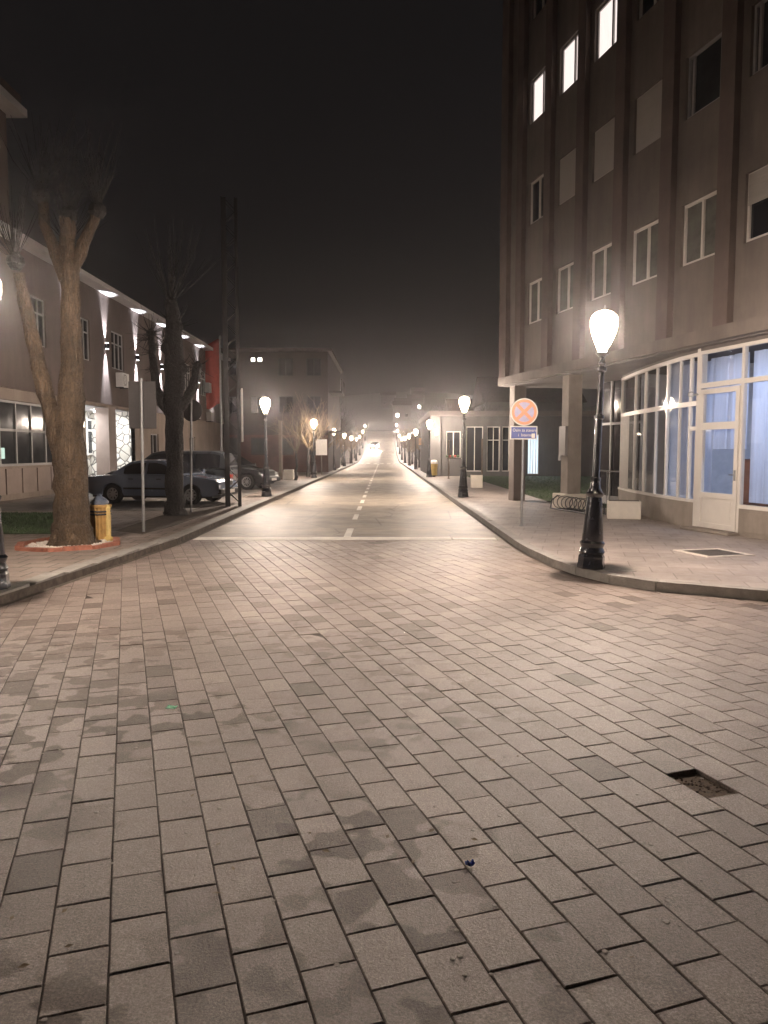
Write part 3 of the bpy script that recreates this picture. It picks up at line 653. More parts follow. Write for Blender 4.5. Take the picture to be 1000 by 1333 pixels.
# lattice utility pole with a narrow sign on its side
lp = empty('lattice_pole', (-4.33, 22.1, .11)); lp.rotation_euler = (0, 0, R(12))
def leg(x, y, w):
    p = MB(); p.box(x - w, x + w, y - .012, y + .012, -.05, 8.6); p.box(x - w, x - w + .024, y - w, y + w, -.05, 8.6); p.build('leg', 'lattice', lp)
HW = .17
for sx in (-1, 1):
    for sy in (-1, 1): leg(sx * HW, sy * HW, .045 if sx > 0 else .07)
p = MB(); k = 0; z = .1
while z < 8.5:
    s_ = 1 if k % 2 else -1
    for yy in (-HW, HW): p.tube([(-HW * s_, yy, z), (HW * s_, yy, z + .34)], .014, 4)
    for xx in (-HW, HW): p.tube([(xx, -HW * s_, z), (xx, HW * s_, z + .34)], .014, 4)
    z += .34; k += 1
p.build('lacing', 'lattice', lp)
p = MB(); p.box(.24, .29, -.35, .35, 1.85, 3.35, .01); p.build('side_sign', 'sign_white', lp)
tag(lp, 'tall dark steel lattice pole with a narrow pale sign edge at the left kerb', 'utility pole')

# flag
fl = empty('flagpole', (-11.0, 52.2, .1)); p = MB(); p.tube([(0, 0, 0), (0, 0, 9.3)], [.09, .06], 10); p.build('pole', 'steel_grey', fl, 40)
p = MB(); W_ = 10; H_ = 16; vs = []
for i in range(W_ + 1):
    for j in range(H_ + 1):
        u, v = i / W_, j / H_; vs.append((-.05 - 1.05 * u * (1 - .12 * v), .10 * math.sin(u * 7 + v * 2.2) * u, 9.0 - 4.3 * v + .10 * math.sin(u * 5 + 1) - .25 * u))
p.add(vs, [(i * (H_ + 1) + j, (i + 1) * (H_ + 1) + j, (i + 1) * (H_ + 1) + j + 1, i * (H_ + 1) + j + 1) for i in range(W_) for j in range(H_)]); f_ = p.build('flag', 'flag_red', fl, 80)
sm = f_.modifiers.new('s', 'SOLIDIFY'); sm.thickness = .006
tag(fl, 'tall pale flagpole with a long hanging red flag by the low building', 'flag')

# bicycle rack
rk = empty('bicycle_rack', (5.0, 19.9, .12), R(-76)); p = MB()
p.tube([(-1.1, -.2, .03), (1.1, -.2, .03)], .022, 8); p.tube([(-1.1, .2, .03), (1.1, .2, .03)], .022, 8); p.build('base_rail', 'rack', rk, 40)
p = MB(); pts = []
for i in range(120):
    a = i / 119 * 2 * math.pi * 9; pts.append((-1.05 + 2.1 * i / 119, .2 * math.cos(a), .2 + .17 * math.sin(a)))
p.tube(pts, .012, 6); p.build('coil', 'rack', rk, 60)
p = MB()
for x in (-1.08, 1.08): p.tube([(x, -.2, .03), (x, -.17, .25), (x, 0, .37), (x, .17, .25), (x, .2, .03)], .02, 8)
p.build('hoop', 'rack', rk, 60)
tag(rk, 'low metal coil bicycle rack on the right pavement by the concrete pillar', 'bicycle rack')
def planter(x, y, w, d, h, lab, plant=False):
    r = empty('planter_box', (x, y, .118), R(rnd.uniform(-6, 6))); p = MB(); p.box(-w / 2, w / 2, -d / 2, d / 2, 0, h, .02); p.build('trough', 'box_white', r)
    p = MB(); p.box(-w / 2 + .04, w / 2 - .04, -d / 2 + .04, d / 2 - .04, h - .02, h + .006); p.build('earth_fill', 'soil', r)
    tag(r, lab, 'planter', 'white planter boxes'); return r
planter(5.62, 17.95, .75, .4, .42, 'long white concrete planter behind the leaning lamp, by the shop window').rotation_euler = (0, 0, R(-14))
planter(4.0, 33.2, .5, .5, .55, 'white square planter box on the right pavement beside the lawn')
planter(-5.3, 42.8, .55, .5, .55, 'white square planter box on the left pavement beside a slim tree')
def post_sign(x, y, w, h, z, mname, lab, cat, nm):
    r = empty(nm, (x, y, gz(y) + .118)); p = MB(); p.tube([(0, 0, 0), (0, 0, z + h)], .03, 8); p.build('post', 'post_wood', r)
    p = MB(); p.box(-w / 2, w / 2, -.055, -.035, z, z + h, .006); p.build('panel', mname, r); tag(r, lab, cat)
post_sign(-4.18, 51.5, .75, 1.05, 1.3, 'sign_white', 'white notice board on a post on the left pavement', 'notice board', 'notice_board')
post_sign(3.0, 61, .5, .55, 2.05, 'orange_panel', 'small orange sign on a thin post at the right kerb', 'road sign', 'orange_sign')
for i, y in enumerate((42.8,)):
    r = empty('wooden_post', (-5.75, y, .11)); p = MB(); p.box(-.09, .09, -.09, .09, 0, 3.2, .01); p.build('shaft', 'post_wood', r); p = MB(); p.box(-.11, .11, -.11, .11, 3.2, 3.26); p.build('cap', 'post_wood', r); tag(r, 'plain brown post standing behind the left white planter box', 'post')
for x, y, lb in ((4.9, 38.5, 'dark thin post on the lawn edge nearer the planter box'), (3.7, 44.0, 'dark thin post in front of the pavilion window')):
    r = empty('bollard_post', (x, y, .118)); p = MB(); p.tube([(0, 0, 0), (0, 0, 2.2)], .045, 8); p.build('shaft', 'post_wood', r); p = MB(); p.lathe([(.07, 0), (.07, .04), (.05, .06)], 8); p.build('foot', 'post_wood', r); tag(r, lb, 'post')
yb = empty('litter_bin', (3.05, 47.0, .118)); p = MB(); p.lathe([(.2, .1), (.24, .75), (.25, .8)], 12); p.build('barrel', 'yellow', yb, 40); p = MB(); p.lathe([(.26, .8), (.24, .95), (.1, 1.02)], 12); p.build('lid', 'box_white', yb, 40); p = MB(); p.lathe([(.1, 0), (.08, .1)], 8); p.build('foot', 'lamp_iron', yb); tag(yb, 'yellow litter bin with a pale lid beside the third right lamp', 'litter bin')

# hatch in the right pavement
ht = empty('pavement_hatch', (5.12, 11.85, .119), R(14)); p = MB()
p.box(-.42, .42, -.42, -.34, 0, .012); p.box(-.42, .42, .34, .42, 0, .012); p.box(-.42, -.34, -.34, .34, 0, .012); p.box(.34, .42, -.34, .34, 0, .012); p.build('frame', 'white_stone', ht)
p = MB(); p.box(-.335, .335, -.335, .335, -.0, .006)
for k in range(8): p.box(-.30, .30, -.29 + k * .08, -.265 + k * .08, .006, .010)
p.build('cover', 'hatch', ht); tag(ht, 'square metal hatch in a pale frame set in the right pavement', 'hatch')
# pit of the missing block, litter
pt = MB(); pt.box(1.43, 1.83, 3.65, 4.07, -.06, -.022)
for _ in range(90): s = rnd.uniform(.003, .009); pt.lathe([(s * .5, -s * .3), (s, 0), (s * .4, s * .6)], 5, (1.63 + rnd.uniform(-.14, .14), 3.86 + rnd.uniform(-.11, .11), -.021))
o = pt.build('gravel', 'gravel'); o['kind'] = 'stuff'
def crumple(name, m_, x, y, sx, sy, sz, lab, seed):
    q = random.Random(seed); mb = MB(); vs = []; 
    for i in range(6):
        for j in range(5): vs.append((x + (i / 5 - .5) * sx + q.gauss(0, sx * .04), y + (j / 4 - .5) * sy + q.gauss(0, sy * .05), .004 + abs(q.gauss(0, sz)) + (.0 if 0 < i < 5 else sz * .3)))
    mb.add(vs, [(i * 5 + j, (i + 1) * 5 + j, (i + 1) * 5 + j + 1, i * 5 + j + 1) for i in range(5) for j in range(4)])
    o = mb.build(name, m_); s_ = o.modifiers.new('s', 'SOLIDIFY'); s_.thickness = .0015; tag(o, lab, 'litter'); return o
crumple('litter', 'litter_green', -1.41, 4.97, .07, .055, .006, 'scrap of pale green litter on the paving at left', 3)
crumple('litter', 'litter_blue', .352, 3.03, .038, .03, .012, 'crumpled blue wrapper on the paving near the bottom', 4)
gm = MB()
for _ in range(260):
    y = 2 + 11 * rnd.random() ** 1.6; x = rnd.uniform(-4, 5) * min(1, y / 6); s = rnd.uniform(.004, .012)
    if right_of_kerb(x - .3, y) or x < XL(y) + .1: continue
    gm.lathe([(s, .0), (s * .8, .0012), (s * .2, .0016)], 7, (x, y, .002), rnd.uniform(0, 6))
o = gm.build('chewing_gum_spots', 'gum'); o['kind'] = 'stuff'
lf = MB()
for _ in range(90):
    y = 2.2 + 10 * rnd.random() ** 1.3; x = rnd.uniform(-4, 5) * min(1, y / 6); s = rnd.uniform(.008, .022); a = rnd.uniform(0, 6.28)
    if right_of_kerb(x - .3, y) or x < XL(y) + .1: continue
    d = Vector((math.cos(a), math.sin(a), 0)) * s; q = Vector((-d.y, d.x, 0)) * .5; c_ = Vector((x, y, .006))
    lf.add([c_ - d, c_ + q + Vector((0, 0, .004)), c_ + d + Vector((0, 0, .002)), c_ - q], [(0, 1, 2, 3)])
o = lf.build('fallen_leaves', 'twig_leaf'); o['kind'] = 'stuff'

# ------------------------------------------------------------------ facades
def wall_open(mb, x0, x1, z0, z1, ops, depth=.2, y=0.):
    xs = sorted({x0, x1} | {q for o in ops for q in o[:2]}); zs = sorted({z0, z1} | {q for o in ops for q in o[2:]})
    for a, b_ in zip(xs[:-1], xs[1:]):
        for c_, d_ in zip(zs[:-1], zs[1:]):
            mx, mz = (a + b_) / 2, (c_ + d_) / 2
            if any(o[0] < mx < o[1] and o[2] < mz < o[3] for o in ops): continue
            mb.quad((a, y, c_), (b_, y, c_), (b_, y, d_), (a, y, d_))
    for a, b_, c_, d_ in ops:
        e_ = y + depth
        mb.quad((a, y, c_), (b_, y, c_), (b_, e_, c_), (a, e_, c_)); mb.quad((a, y, d_), (a, e_, d_), (b_, e_, d_), (b_, y, d_))
        mb.quad((a, y, c_), (a, e_, c_), (a, e_, d_), (a, y, d_)); mb.quad((b_, y, c_), (b_, y, d_), (b_, e_, d_), (b_, e_, c_))
def win_frame(w, h, mull=(.5,), bars=(), f=.06, d=.06):
    mb = MB(); mb.box(0, w, -d, 0, 0, f); mb.box(0, w, -d, 0, h - f, h); mb.box(0, f, -d, 0, f, h - f); mb.box(w - f, w, -d, 0, f, h - f)
    for q in mull: mb.box(w * q - f / 2, w * q + f / 2, -d - .004, -.002, f, h - f)
    for q in bars: mb.box(f, w - f, -d - .002, -.003, h * q - f / 2, h * q + f / 2)
    return mb
_wc = {}
def window(parent, x, z, w, h, y=.12, fm='white_pvc', gm='dark_glass', mull=(.5,), bars=(), blind=0., lit=None, sill=None, f=.06):
    key = ('f', w, h, fm, mull, bars, f)
    if key in _wc: o = _wc[key].copy(); C.objects.link(o); o.parent = parent
    else: o = win_frame(w, h, mull, bars, f).build('window', fm, parent); _wc[key] = o
    o.location = (x, y, z)
    pm = lit or gm; key = ('g', w, h, pm)
    if key in _wc: g_ = _wc[key].copy(); C.objects.link(g_); g_.parent = o
    else: mb = MB(); mb.box(.02, w - .02, -.022, -.012, .02, h - .02); g_ = mb.build('pane', pm, o); _wc[key] = g_
    g_.location = (0, 0, 0)
    if blind:
        mb = MB(); k = int(h * blind / .06)
        for i in range(k): mb.box(.045, w - .045, -.085, -.072 , h - .03 - (i + 1) * .06, h - .034 - i * .06)
        mb.build('blind', 'blind', o)
    if sill: mb = MB(); mb.box(-.05, w + .05, -y - .05, -.0, -.05, -.003); mb.build('sill', sill, o)
    return o

# --- right apartment block (local x runs along the facade towards the camera, y into the block)
RB = empty('apartment_block', (3.82, 24.92, .118), math.atan2(-.971, .239))
SOF, TOP, LEN, DEP = 3.65, 21.5, 27.0, 13.0
PX = [1.405 + 1.855 * k for k in range(-0, 14)]
wins = []
FZ = [5.30, 8.17, 11.03, 13.9, 16.8]
for fz_ in FZ:
    for k in range(13):
        wins.append((PX[k] + .40, PX[k] + 1.58, fz_, fz_ + 1.22))
w_ = MB(); wall_open(w_, 0, LEN, SOF, TOP, wins, .16); w_.quad((0, 0, SOF), (0, 0, TOP), (0, DEP, TOP), (0, DEP, SOF)); w_.quad((LEN, 0, SOF), (LEN, DEP, SOF), (LEN, DEP, TOP), (LEN, 0, TOP)); w_.quad((0, DEP, SOF), (0, DEP, TOP), (LEN, DEP, TOP), (LEN, DEP, SOF))
w_.box(.3, LEN - .3, .35, .5, SOF + .1, TOP - .1)
w_.build('wall', 'stucco_r', RB)
p = MB()
for x in PX[:-1]: p.box(x - .2, x + .2, -.14, .004, SOF + .26, TOP)
p.box(-.03, .5, -.14, .3, SOF + .26, TOP); p.build('pilaster', 'pilaster', RB)
p = MB(); p.box(-.04, LEN, -.16, .02, SOF, SOF + .257); p.build('fascia', 'stucco_r', RB)
p = MB(); p.box(.02, LEN, .02, DEP, SOF - .02, SOF + .05); p.build('soffit', 'soffit', RB)
p = MB(); p.box(-.3, LEN, -.5, DEP, TOP, TOP + .35); p.build('roof', 'roof', RB)
for r_, fz_ in enumerate(FZ):
    for k in range(13):
        x = PX[k] + .40; kw = {}
        if r_ == 2 and k in (0, 1, 2): kw = dict(lit='lit_window', mull=(.62,), fm='frame_grey')
        elif r_ == 1 and k in (1, 2, 3): kw = dict(blind=.97 if k < 3 else .99, gm='dark_glass')
        elif r_ == 0 and k == 5: kw = dict(blind=.45)
        elif r_ == 1 and k in (4, 5): kw = dict(fm='frame_grey', mull=(.14, .86), gm='dull_glass')
        elif r_ > 2: kw = dict(blind=.6 if (k * 3 + r_) % 4 == 0 else 0)
        elif r_ == 0: kw = dict(gm='curtained_glass')
        window(RB, x, fz_, 1.18, 1.22, **kw)
# pilotis
for (x, y) in ((.38, .36), (4.05, .34)):
    p = MB(); p.box(x - .2, x + .2, y - .2, y + .2, .0, SOF, .015); p.build('pillar', 'plinth_r' if x > 1 else 'stucco_r', RB)
    if x < 1: continue
    p = MB(); p.box(x - .36, x + .36, y - .36, y + .30, 0, .42, .02); p.build('pedestal', 'box_white', RB)
p = MB(); p.box(3.86, 4.24, .06, .139, 1.45, 2.25, .01); p.box(3.9, 4.05, .03, .06, 1.32, 1.46, .005); p.build('meter_box', 'ac_grey', RB)
# recessed ground floor behind the pillar: dark glass
p = MB(); p.box(2.0, 4.75, 2.35, 2.40, .25, SOF - .02); p.build('entrance_glass', 'dark_glass', RB)
p = MB()
for x in (2.0, 2.7, 3.4, 4.1): p.box(x - .03, x + .03, 2.30, 2.345, .0, SOF - .02)
p.box(2.03, 4.75, 2.31, 2.344, .0, .25); p.box(2.03, 4.75, 2.305, 2.343, 2.35, 2.42); p.build('entrance_frame', 'frame_grey', RB)
p = MB(); p.box(1.95, 2.0, 2.36, DEP - .2, 0, SOF - .021); p.box(2.0, LEN, DEP - .2, DEP - .1, 0, SOF - .021); p.build('core_wall', 'stucco_r', RB)
p = MB(); p.tube([(2.3, 2.0, 1.0), (3.9, 2.0, 1.0)], .022, 6); 
for x in (2.3, 3.1, 3.9): p.tube([(x, 2.0, 0), (x, 2.0, 1.0)], .018, 6)
p.build('handrail', 'steel_grey', RB)

# shop front, bending back towards the pillar
SH = [(4.15, 1.80), (5.75, 1.22), (7.41, .735), (8.75, .42), (9.68, .29)]
def seg(i):
    a, b_ = Vector(SH[i]), Vector(SH[i + 1]); d = (b_ - a); return a, d, d.length, d.normalized(), Vector((d.y, -d.x)).normalized()
fr = MB(); gl = MB(); pl = MB(); cu = MB()
def bar(mb, a, d, n_, s0, s1, z0, z1, o0=-.03, o1=.03):       # a bar along a facet
    p0 = a + d * s0; p1 = a + d * s1
    q = [p0 - n_ * -o1, p1 - n_ * -o1, p1 + n_ * o0, p0 + n_ * o0]
    mb.prism([tuple(v) for v in q], z0, z1)
SILL, TRAN, HEAD = .56, 2.55, 3.52
for i in range(4):
    a, d, L, dn, nn = seg(i)
    bar(pl, a, dn, nn, 0, L, 0, SILL - .03, -.05, .05)
    bar(fr, a, dn, nn, 0, L, SILL - .03, SILL + .03, -.045, .065); bar(fr, a, dn, nn, 0, L, TRAN - .05, TRAN + .05, -.03, .034); bar(fr, a, dn, nn, 0, L, HEAD - .03, HEAD + .05, -.036, .036)
    k = (1, 2, 2, 2)[i]
    for j in range(k + 1):
        s = L * j / k
        if j == k and i < 3: continue
        bar(fr, a, dn, nn, max(0, s - .032), min(L, s + .032) if j < k else L, SILL + .03, TRAN - .05, -.03, .03); bar(fr, a, dn, nn, max(0, s - .03), min(L, s + .03) if j < k else L, TRAN + .05, HEAD - .03, -.03, .03)
    if i == 0:
        for j in range(1, 7):
            s = L * .08 + j * L * .105; bar(fr, a, dn, nn, s - .012, s + .012, SILL + .03, TRAN - .05, .045, .075)
    if i == 3: bar(fr, a, dn, nn, L * .5, L, 2.0, 2.08, -.028, .028)
    bar(gl, a, dn, nn, 0, L, SILL + .03, HEAD - .03, -.012, -.002)
bar(fr, Vector((9.56, .30)), Vector((1, 0)), Vector((0, -1)), 0, .14, 0, SOF - .02, -.06, .07)
# flat run right of the column: door bay, then display windows
def runbar(mb, x0, x1, z0, z1, y0=.22, y1=.30): mb.box(x0, x1, y0, y1, z0, z1)
DX0, DX1 = 9.70, 10.88
runbar(fr, DX0, DX1 + .07, HEAD - .02, HEAD + .05); runbar(fr, DX1, DX1 + .07, 0, HEAD - .02); runbar(fr, DX0, DX1, 2.83, 2.93)
runbar(gl, DX0, DX1, 2.93, HEAD - .02, .25, .262); 
for x in (13.0, 15.2, 17.4, 19.6):
    runbar(fr, x - 2.05 if x == 13 else x - 2.13, x, SILL - .05, SILL + .02, .20, .32); runbar(fr, x, x + .07, 0, SOF - .02); runbar(fr, x - 2.05 if x == 13 else x - 2.13, x, 2.83, 2.92); runbar(fr, x - 2.05 if x == 13 else x - 2.13, x, HEAD - .02, HEAD + .05)
    runbar(gl, x - 2.05 if x == 13 else x - 2.13, x, SILL + .02, HEAD - .02, .25, .262); p = MB(); p.box(x - 2.05 if x == 13 else x - 2.13, x, .21, .29, 0, SILL - .05); p.box(x - 1.9, x - .2, .195, .212, .08, SILL - .12); p.build('shop_plinth', 'plinth_r', RB)
fr.build('shop_frame', 'white_pvc', RB); gl.build('shop_window', 'shop_glass', RB); pl.build('shop_plinth', 'plinth_r', RB)
p = MB(); p.box(9.7, LEN, .2, .3, HEAD + .05, SOF - .02); 
for i in range(4):
    a, d, L, dn, nn = seg(i); bar(p, a, dn, nn, 0, L, HEAD + .05, SOF - .02, -.03, .03)
p.build('shop_header', 'soffit', RB)
dr = MB()
dr.box(DX0 + .03, DX0 + .13, .2, .27, .06, 2.80); dr.box(DX1 - .11, DX1 - .01, .2, .27, .06, 2.80); dr.box(DX0 + .13, DX1 - .11, .2, .27, 2.70, 2.80); dr.box(DX0 + .13, DX1 - .11, .2, .27, .06, .16); dr.box(DX0 + .13, DX1 - .11, .2, .27, .66, .76); dr.box(DX0 + .13, DX1 - .11, .2, .27, 2.0, 2.14)
do = dr.build('door', 'white_pvc', RB)
p = MB(); p.box(DX0 + .13, DX1 - .11, .225, .25, .16, .66); p.box(DX0 + .2, DX1 - .18, .215, .226, .22, .60); p.build('door_panel', 'white_pvc', do)
p = MB(); p.box(DX0 + .13, DX1 - .11, .23, .242, .76, 2.0); p.box(DX0 + .13, DX1 - .11, .23, .242, 2.14, 2.7); p.build('door_glass', 'shop_glass', do)
p = MB(); p.box(DX1 - .08, DX1 - .04, .185, .2, 1.02, 1.22); p.tube([(DX1 - .06, .17, 1.13), (DX1 - .18, .165, 1.13)], .011, 6); p.tube([(DX1 - .06, .2, 1.13), (DX1 - .06, .17, 1.13)], .011, 6); p.build('handle', 'steel_grey', do)
p = MB(); p.box(9.55, 11.0, -.05, .35, .0, .05, .01); p.build('doorstep', 'plinth_r', RB)
p = MB(); p.tube([(9.62, .22, 2.72), (9.62, .08, 2.70)], .02, 6); p.lathe([(.045, -.05), (.06, -.02), (.055, .03), (.02, .05)], 12, (9.62, .06, 2.72)); p.build('camera_dome', 'lens', RB, 50)
# curtains (pleated) inside the shop
def curtain(x0, x1, y, z0, z1):
    mb = MB(); k = max(8, int((x1 - x0) / .035)); vs = []
    for i in range(k + 1):
        x = x0 + (x1 - x0) * i / k; yy = y + (.02 + .016 * math.sin(x * 3.7)) * math.sin(x * 27 + math.sin(x * 5) * 3 + math.sin(x * 13.3)) + .01 * math.sin(x * 77)
        vs += [(x, yy, z0), (x, yy * 1., z1)]
    mb.add(vs, [(2 * i, 2 * i + 2, 2 * i + 3, 2 * i + 1) for i in range(k)]); return mb
curtain(9.75, 10.84, .40, 1.62, 3.42).build('curtain', 'curtain', RB, 60); curtain(8.5, 9.6, .62, .62, 3.42).build('curtain', 'curtain', RB, 60); curtain(10.98, 20, .42, .62, 3.42).build('curtain', 'curtain', RB, 60)
p = MB(); p.box(9.9, 10.75, 1.1, 1.5, .1, 1.42, .03); p.build('shop_counter', 'counter', RB)
# the room behind
p = MB(); p.box(4.8, LEN, 5.0, 5.1, 0, SOF - .022); p.box(4.75, 4.8, 2.0, 5.0, 0, SOF - .022); p.box(20.0, 20.1, .33, 5.0, 0, SOF - .022); p.box(7.6, 7.7, .9, 5.0, 0, SOF - .022); p.build('room_wall', 'room_wall', RB)
p = MB(); p.box(4.6, 20, .5, 5, -.02, .02); p.build('room_floor', 'plinth_r', RB)
o = lamp('shop_light', 'AREA', (12.2, 1.9, 3.5), SHOP_W if 'SHOP_W' in globals() else 85, (.58, .70, 1), RB, shape='RECTANGLE', size=4.5, size_y=1.0)
p = MB(); p.box(10.3, 14.2, 1.86, 1.94, 3.55, 3.60); p.build('tube_lamp', 'fixture_glow', RB)
tag(RB, 'large brown apartment block with dark pilasters above a lit white framed shop front', 'building')

# --- low grey pavilion across the lawn
PV = empty('pavilion', (2.95, 48.3, .118))
pw = [(.95, 1.85, 1.15, 2.8), (2.2, 3.25, .3, 3.1), (3.5, 4.3, .3, 3.1), (4.45, 5.3, .3, 3.1), (6.05, 6.75, .12, 2.6)]
w_ = MB(); wall_open(w_, 0, 16, 0, 3.75, pw, .12); w_.quad((0, 0, 0), (0, 0, 3.75), (0, 14, 3.75), (0, 14, 0)); w_.quad((16, 0, 0), (16, 14, 0), (16, 14, 3.75), (16, 0, 3.75)); w_.quad((0, 14, 0), (0, 14, 3.75), (16, 14, 3.75), (16, 14, 0)); w_.build('wall', 'pavilion', PV)
p = MB(); p.box(-.15, 16.2, -.5, 14.2, 3.752, 4.05); p.build('roof', 'soffit', PV)
p = MB(); p.box(-.06, .6, -.18, -.003, 0, 3.75, .01); p.build('pier', 'pavilion', PV)
for i, (a, b_, c_, d_) in enumerate(pw): window(PV, a, c_, b_ - a, d_ - c_, .1, gm='dark_glass', lit='lit_door' if i == 4 else None, mull=(.25, .5, .75) if i == 4 else (.5,), bars=(.7,) if i in (2, 3) else (), f=.05)
for k in range(5):
    p = MB(); x = 1.0 + k * .17; p.lathe([(.05, 0), (.09, .08), (.05, .16)], 7, (x, .02 - .08, 1.15 + .02)); p.build('flower_pot', 'red_flower' if k % 2 else 'leaf_green', PV)
p = MB(); p.box(.25, .4, -.32, -.18, 2.55, 2.95, .02); p.build('wall_lantern', 'lit_small', PV)
lamp('lantern_light', 'POINT', (.32, -.5, 2.7), 6, (1, .85, .7), PV, shadow_soft_size=.08)
lamp('door_light', 'AREA', (6.4, -.15, 1.5), 22, (.6, .85, 1), PV, size=.7).rotation_euler = (R(-90), 0, 0)
tag(PV, 'low grey flat roofed pavilion across the lawn with a bluish lit glass door', 'building')

# --- left low building (local x runs away along the street, y into it)
LB = empty('low_building', (-12.0, 20.0, .1), R(90))
X0 = -8; 
ops = []; up = []
for k in range(-5, 9):
    xc = 15.25 + 4.1 * k
    if X0 + 1 < xc < 38: up.append((xc - .95, xc + .95 - .3, 5.25, 6.9))
rec = (11.45, 17.65, .0, 3.5)
glz = [(3.5, 10.2, 1.1, 3.25), (-4, 2.9, 1.1, 3.25)]
gnd_w = [(20.2, 21.6, .9, 2.5), (24.2, 25.6, .9, 2.5), (28.2, 29.6, .9, 2.5)]
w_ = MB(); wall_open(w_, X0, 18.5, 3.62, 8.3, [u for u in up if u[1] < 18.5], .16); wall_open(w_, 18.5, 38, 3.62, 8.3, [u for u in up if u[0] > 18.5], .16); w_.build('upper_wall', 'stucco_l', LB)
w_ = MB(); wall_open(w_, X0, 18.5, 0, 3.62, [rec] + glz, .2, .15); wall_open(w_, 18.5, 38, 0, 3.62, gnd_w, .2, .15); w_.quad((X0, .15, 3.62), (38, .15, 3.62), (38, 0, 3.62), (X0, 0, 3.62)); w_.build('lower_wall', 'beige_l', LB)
w_ = MB(); w_.quad((38, 0, 0), (38, 12, 0), (38, 12, 8.3), (38, 0, 8.3)); w_.quad((X0, 0, 0), (X0, 0, 8.3), (X0, 12, 8.3), (X0, 12, 0)); w_.quad((X0, 12, 0), (X0, 12, 8.3), (38, 12, 8.3), (38, 12, 0)); w_.box(X0 + .2, 38 - .2, .45, .5, 3.7, 8.2); w_.build('side_wall', 'stucco_l', LB)
p = MB(); p.box(X0 - .3, 38.4, -.55, 12, 8.3, 8.48, .0); p.build('eave', 'eave', LB)
p = MB(); p.add([(X0 - .3, -.57, 8.482), (38.4, -.57, 8.482), (38.4, 6, 9.9), (X0 - .3, 6, 9.9), (38.4, 12.2, 8.482), (X0 - .3, 12.2, 8.482)], [(0, 1, 2, 3), (3, 2, 4, 5), (0, 3, 5), (1, 4, 2)]); p.build('roof', 'roof', LB)
for (a, b_, c_, d_) in up: window(LB, a, c_, round(b_ - a, 3), round(d_ - c_, 3), .12, gm='dark_glass', mull=(.36, .68), bars=(.68,), fm='frame_grey', f=.05)
for (a, b_, c_, d_) in gnd_w: window(LB, a, c_, b_ - a, d_ - c_, .3, fm='frame_grey')
for gi, (a, b_, c_, d_) in enumerate(glz):
    window(LB, a, c_, round(b_ - a, 3), d_ - c_, .32, gm='dull_glass', fm='frame_grey', mull=tuple(k / 6 for k in range(1, 6)), bars=(.55,), f=.08)
    p = MB()
    for k in range(6):
        w6 = (b_ - a) / 6; p.box(a + k * w6 + .05, a + (k + 1) * w6 - .05, .11, .149, .2, 1.02)
    p.build('panel', 'panel_l', LB)
p = MB(); p.box(3.9, 4.9, .26, .275, 1.35, 1.7); p.build('glowing_screen', 'screen_glow', LB)
p = MB(); p.box(10.5, 11.1, .05, .149, 2.55, 2.8, .02); p.build('bulkhead_lamp', 'bulkhead', LB)
# lit entrance recess with stone cladding
RD = 2.3
p = MB(); p.quad((rec[0], RD, 0), (rec[1], RD, 0), (rec[1], RD, 3.5), (rec[0], RD, 3.5)); p.quad((rec[0], .15, 0), (rec[0], RD, 0), (rec[0], RD, 3.5), (rec[0], .15, 3.5)); p.quad((rec[1], .15, 0), (rec[1], .15, 3.5), (rec[1], RD, 3.5), (rec[1], RD, 0)); p.build('stone_cladding', 'stone_cladding', LB)
p = MB(); p.quad((rec[0], .15, 3.5), (rec[0], RD, 3.5), (rec[1], RD, 3.5), (rec[1], .15, 3.5)); p.build('recess_ceiling', 'eave', LB)
for x in (13.5, 17.0): 
    o = window(LB, x, 1.4, 1.5, 1.75, RD - .02, gm='dull_glass', mull=(.5,), bars=(.68,), f=.09)
p = MB(); p.box(14.1, 15.0, .14, .75, 0, 3.56, .01); p.build('pillar', 'panel_l', LB)
p = MB(); p.box(12.2, 13.9, 1.2, 1.28, 3.38, 3.44); p.box(15.4, 17.2, 1.2, 1.28, 3.38, 3.44); p.build('tube_lamp', 'tube_light', LB)
lamp('recess_light', 'AREA', (14.5, 1.25, 3.33), 170, (.93, .97, 1), LB, shape='RECTANGLE', size=5, size_y=.2)
# up and down wall lights
for k in range(-1, 6):
    x = 13.5 + 4.1 * k
    p = MB(); p.box(x - .07, x + .07, -.16, .003, 5.98, 6.22, .01); q = p.build('wall_lamp', 'lamp_iron', LB)
    p = MB(); p.box(x - .05, x + .05, -.14, -.04, 6.221, 6.232); p.box(x - .05, x + .05, -.14, -.04, 5.968, 5.979); p.build('lens', 'fixture_glow', q)
    for s_ in (1, -1):
        o = lamp('wall_spot', 'SPOT', (x, -.13, 6.1 + s_ * .15), 900 if s_ > 0 else 1500, (.92, .93, 1), LB, spot_size=R(44), spot_blend=.8, shadow_soft_size=.03); o.rotation_euler = (R(180 - 9) if s_ > 0 else R(9), 0, 0)
p = MB(); p.tube([(.3, -.08, 3.7), (.3, -.08, 8.3)], .06, 8); p.tube([(.3, -.08, 3.72), (-2, -.1, 2.9)], .06, 8); p.build('drainpipe', 'lattice', LB)
tag(LB, 'two storey brown building on the left with wall lights and a lit stone entrance', 'building')
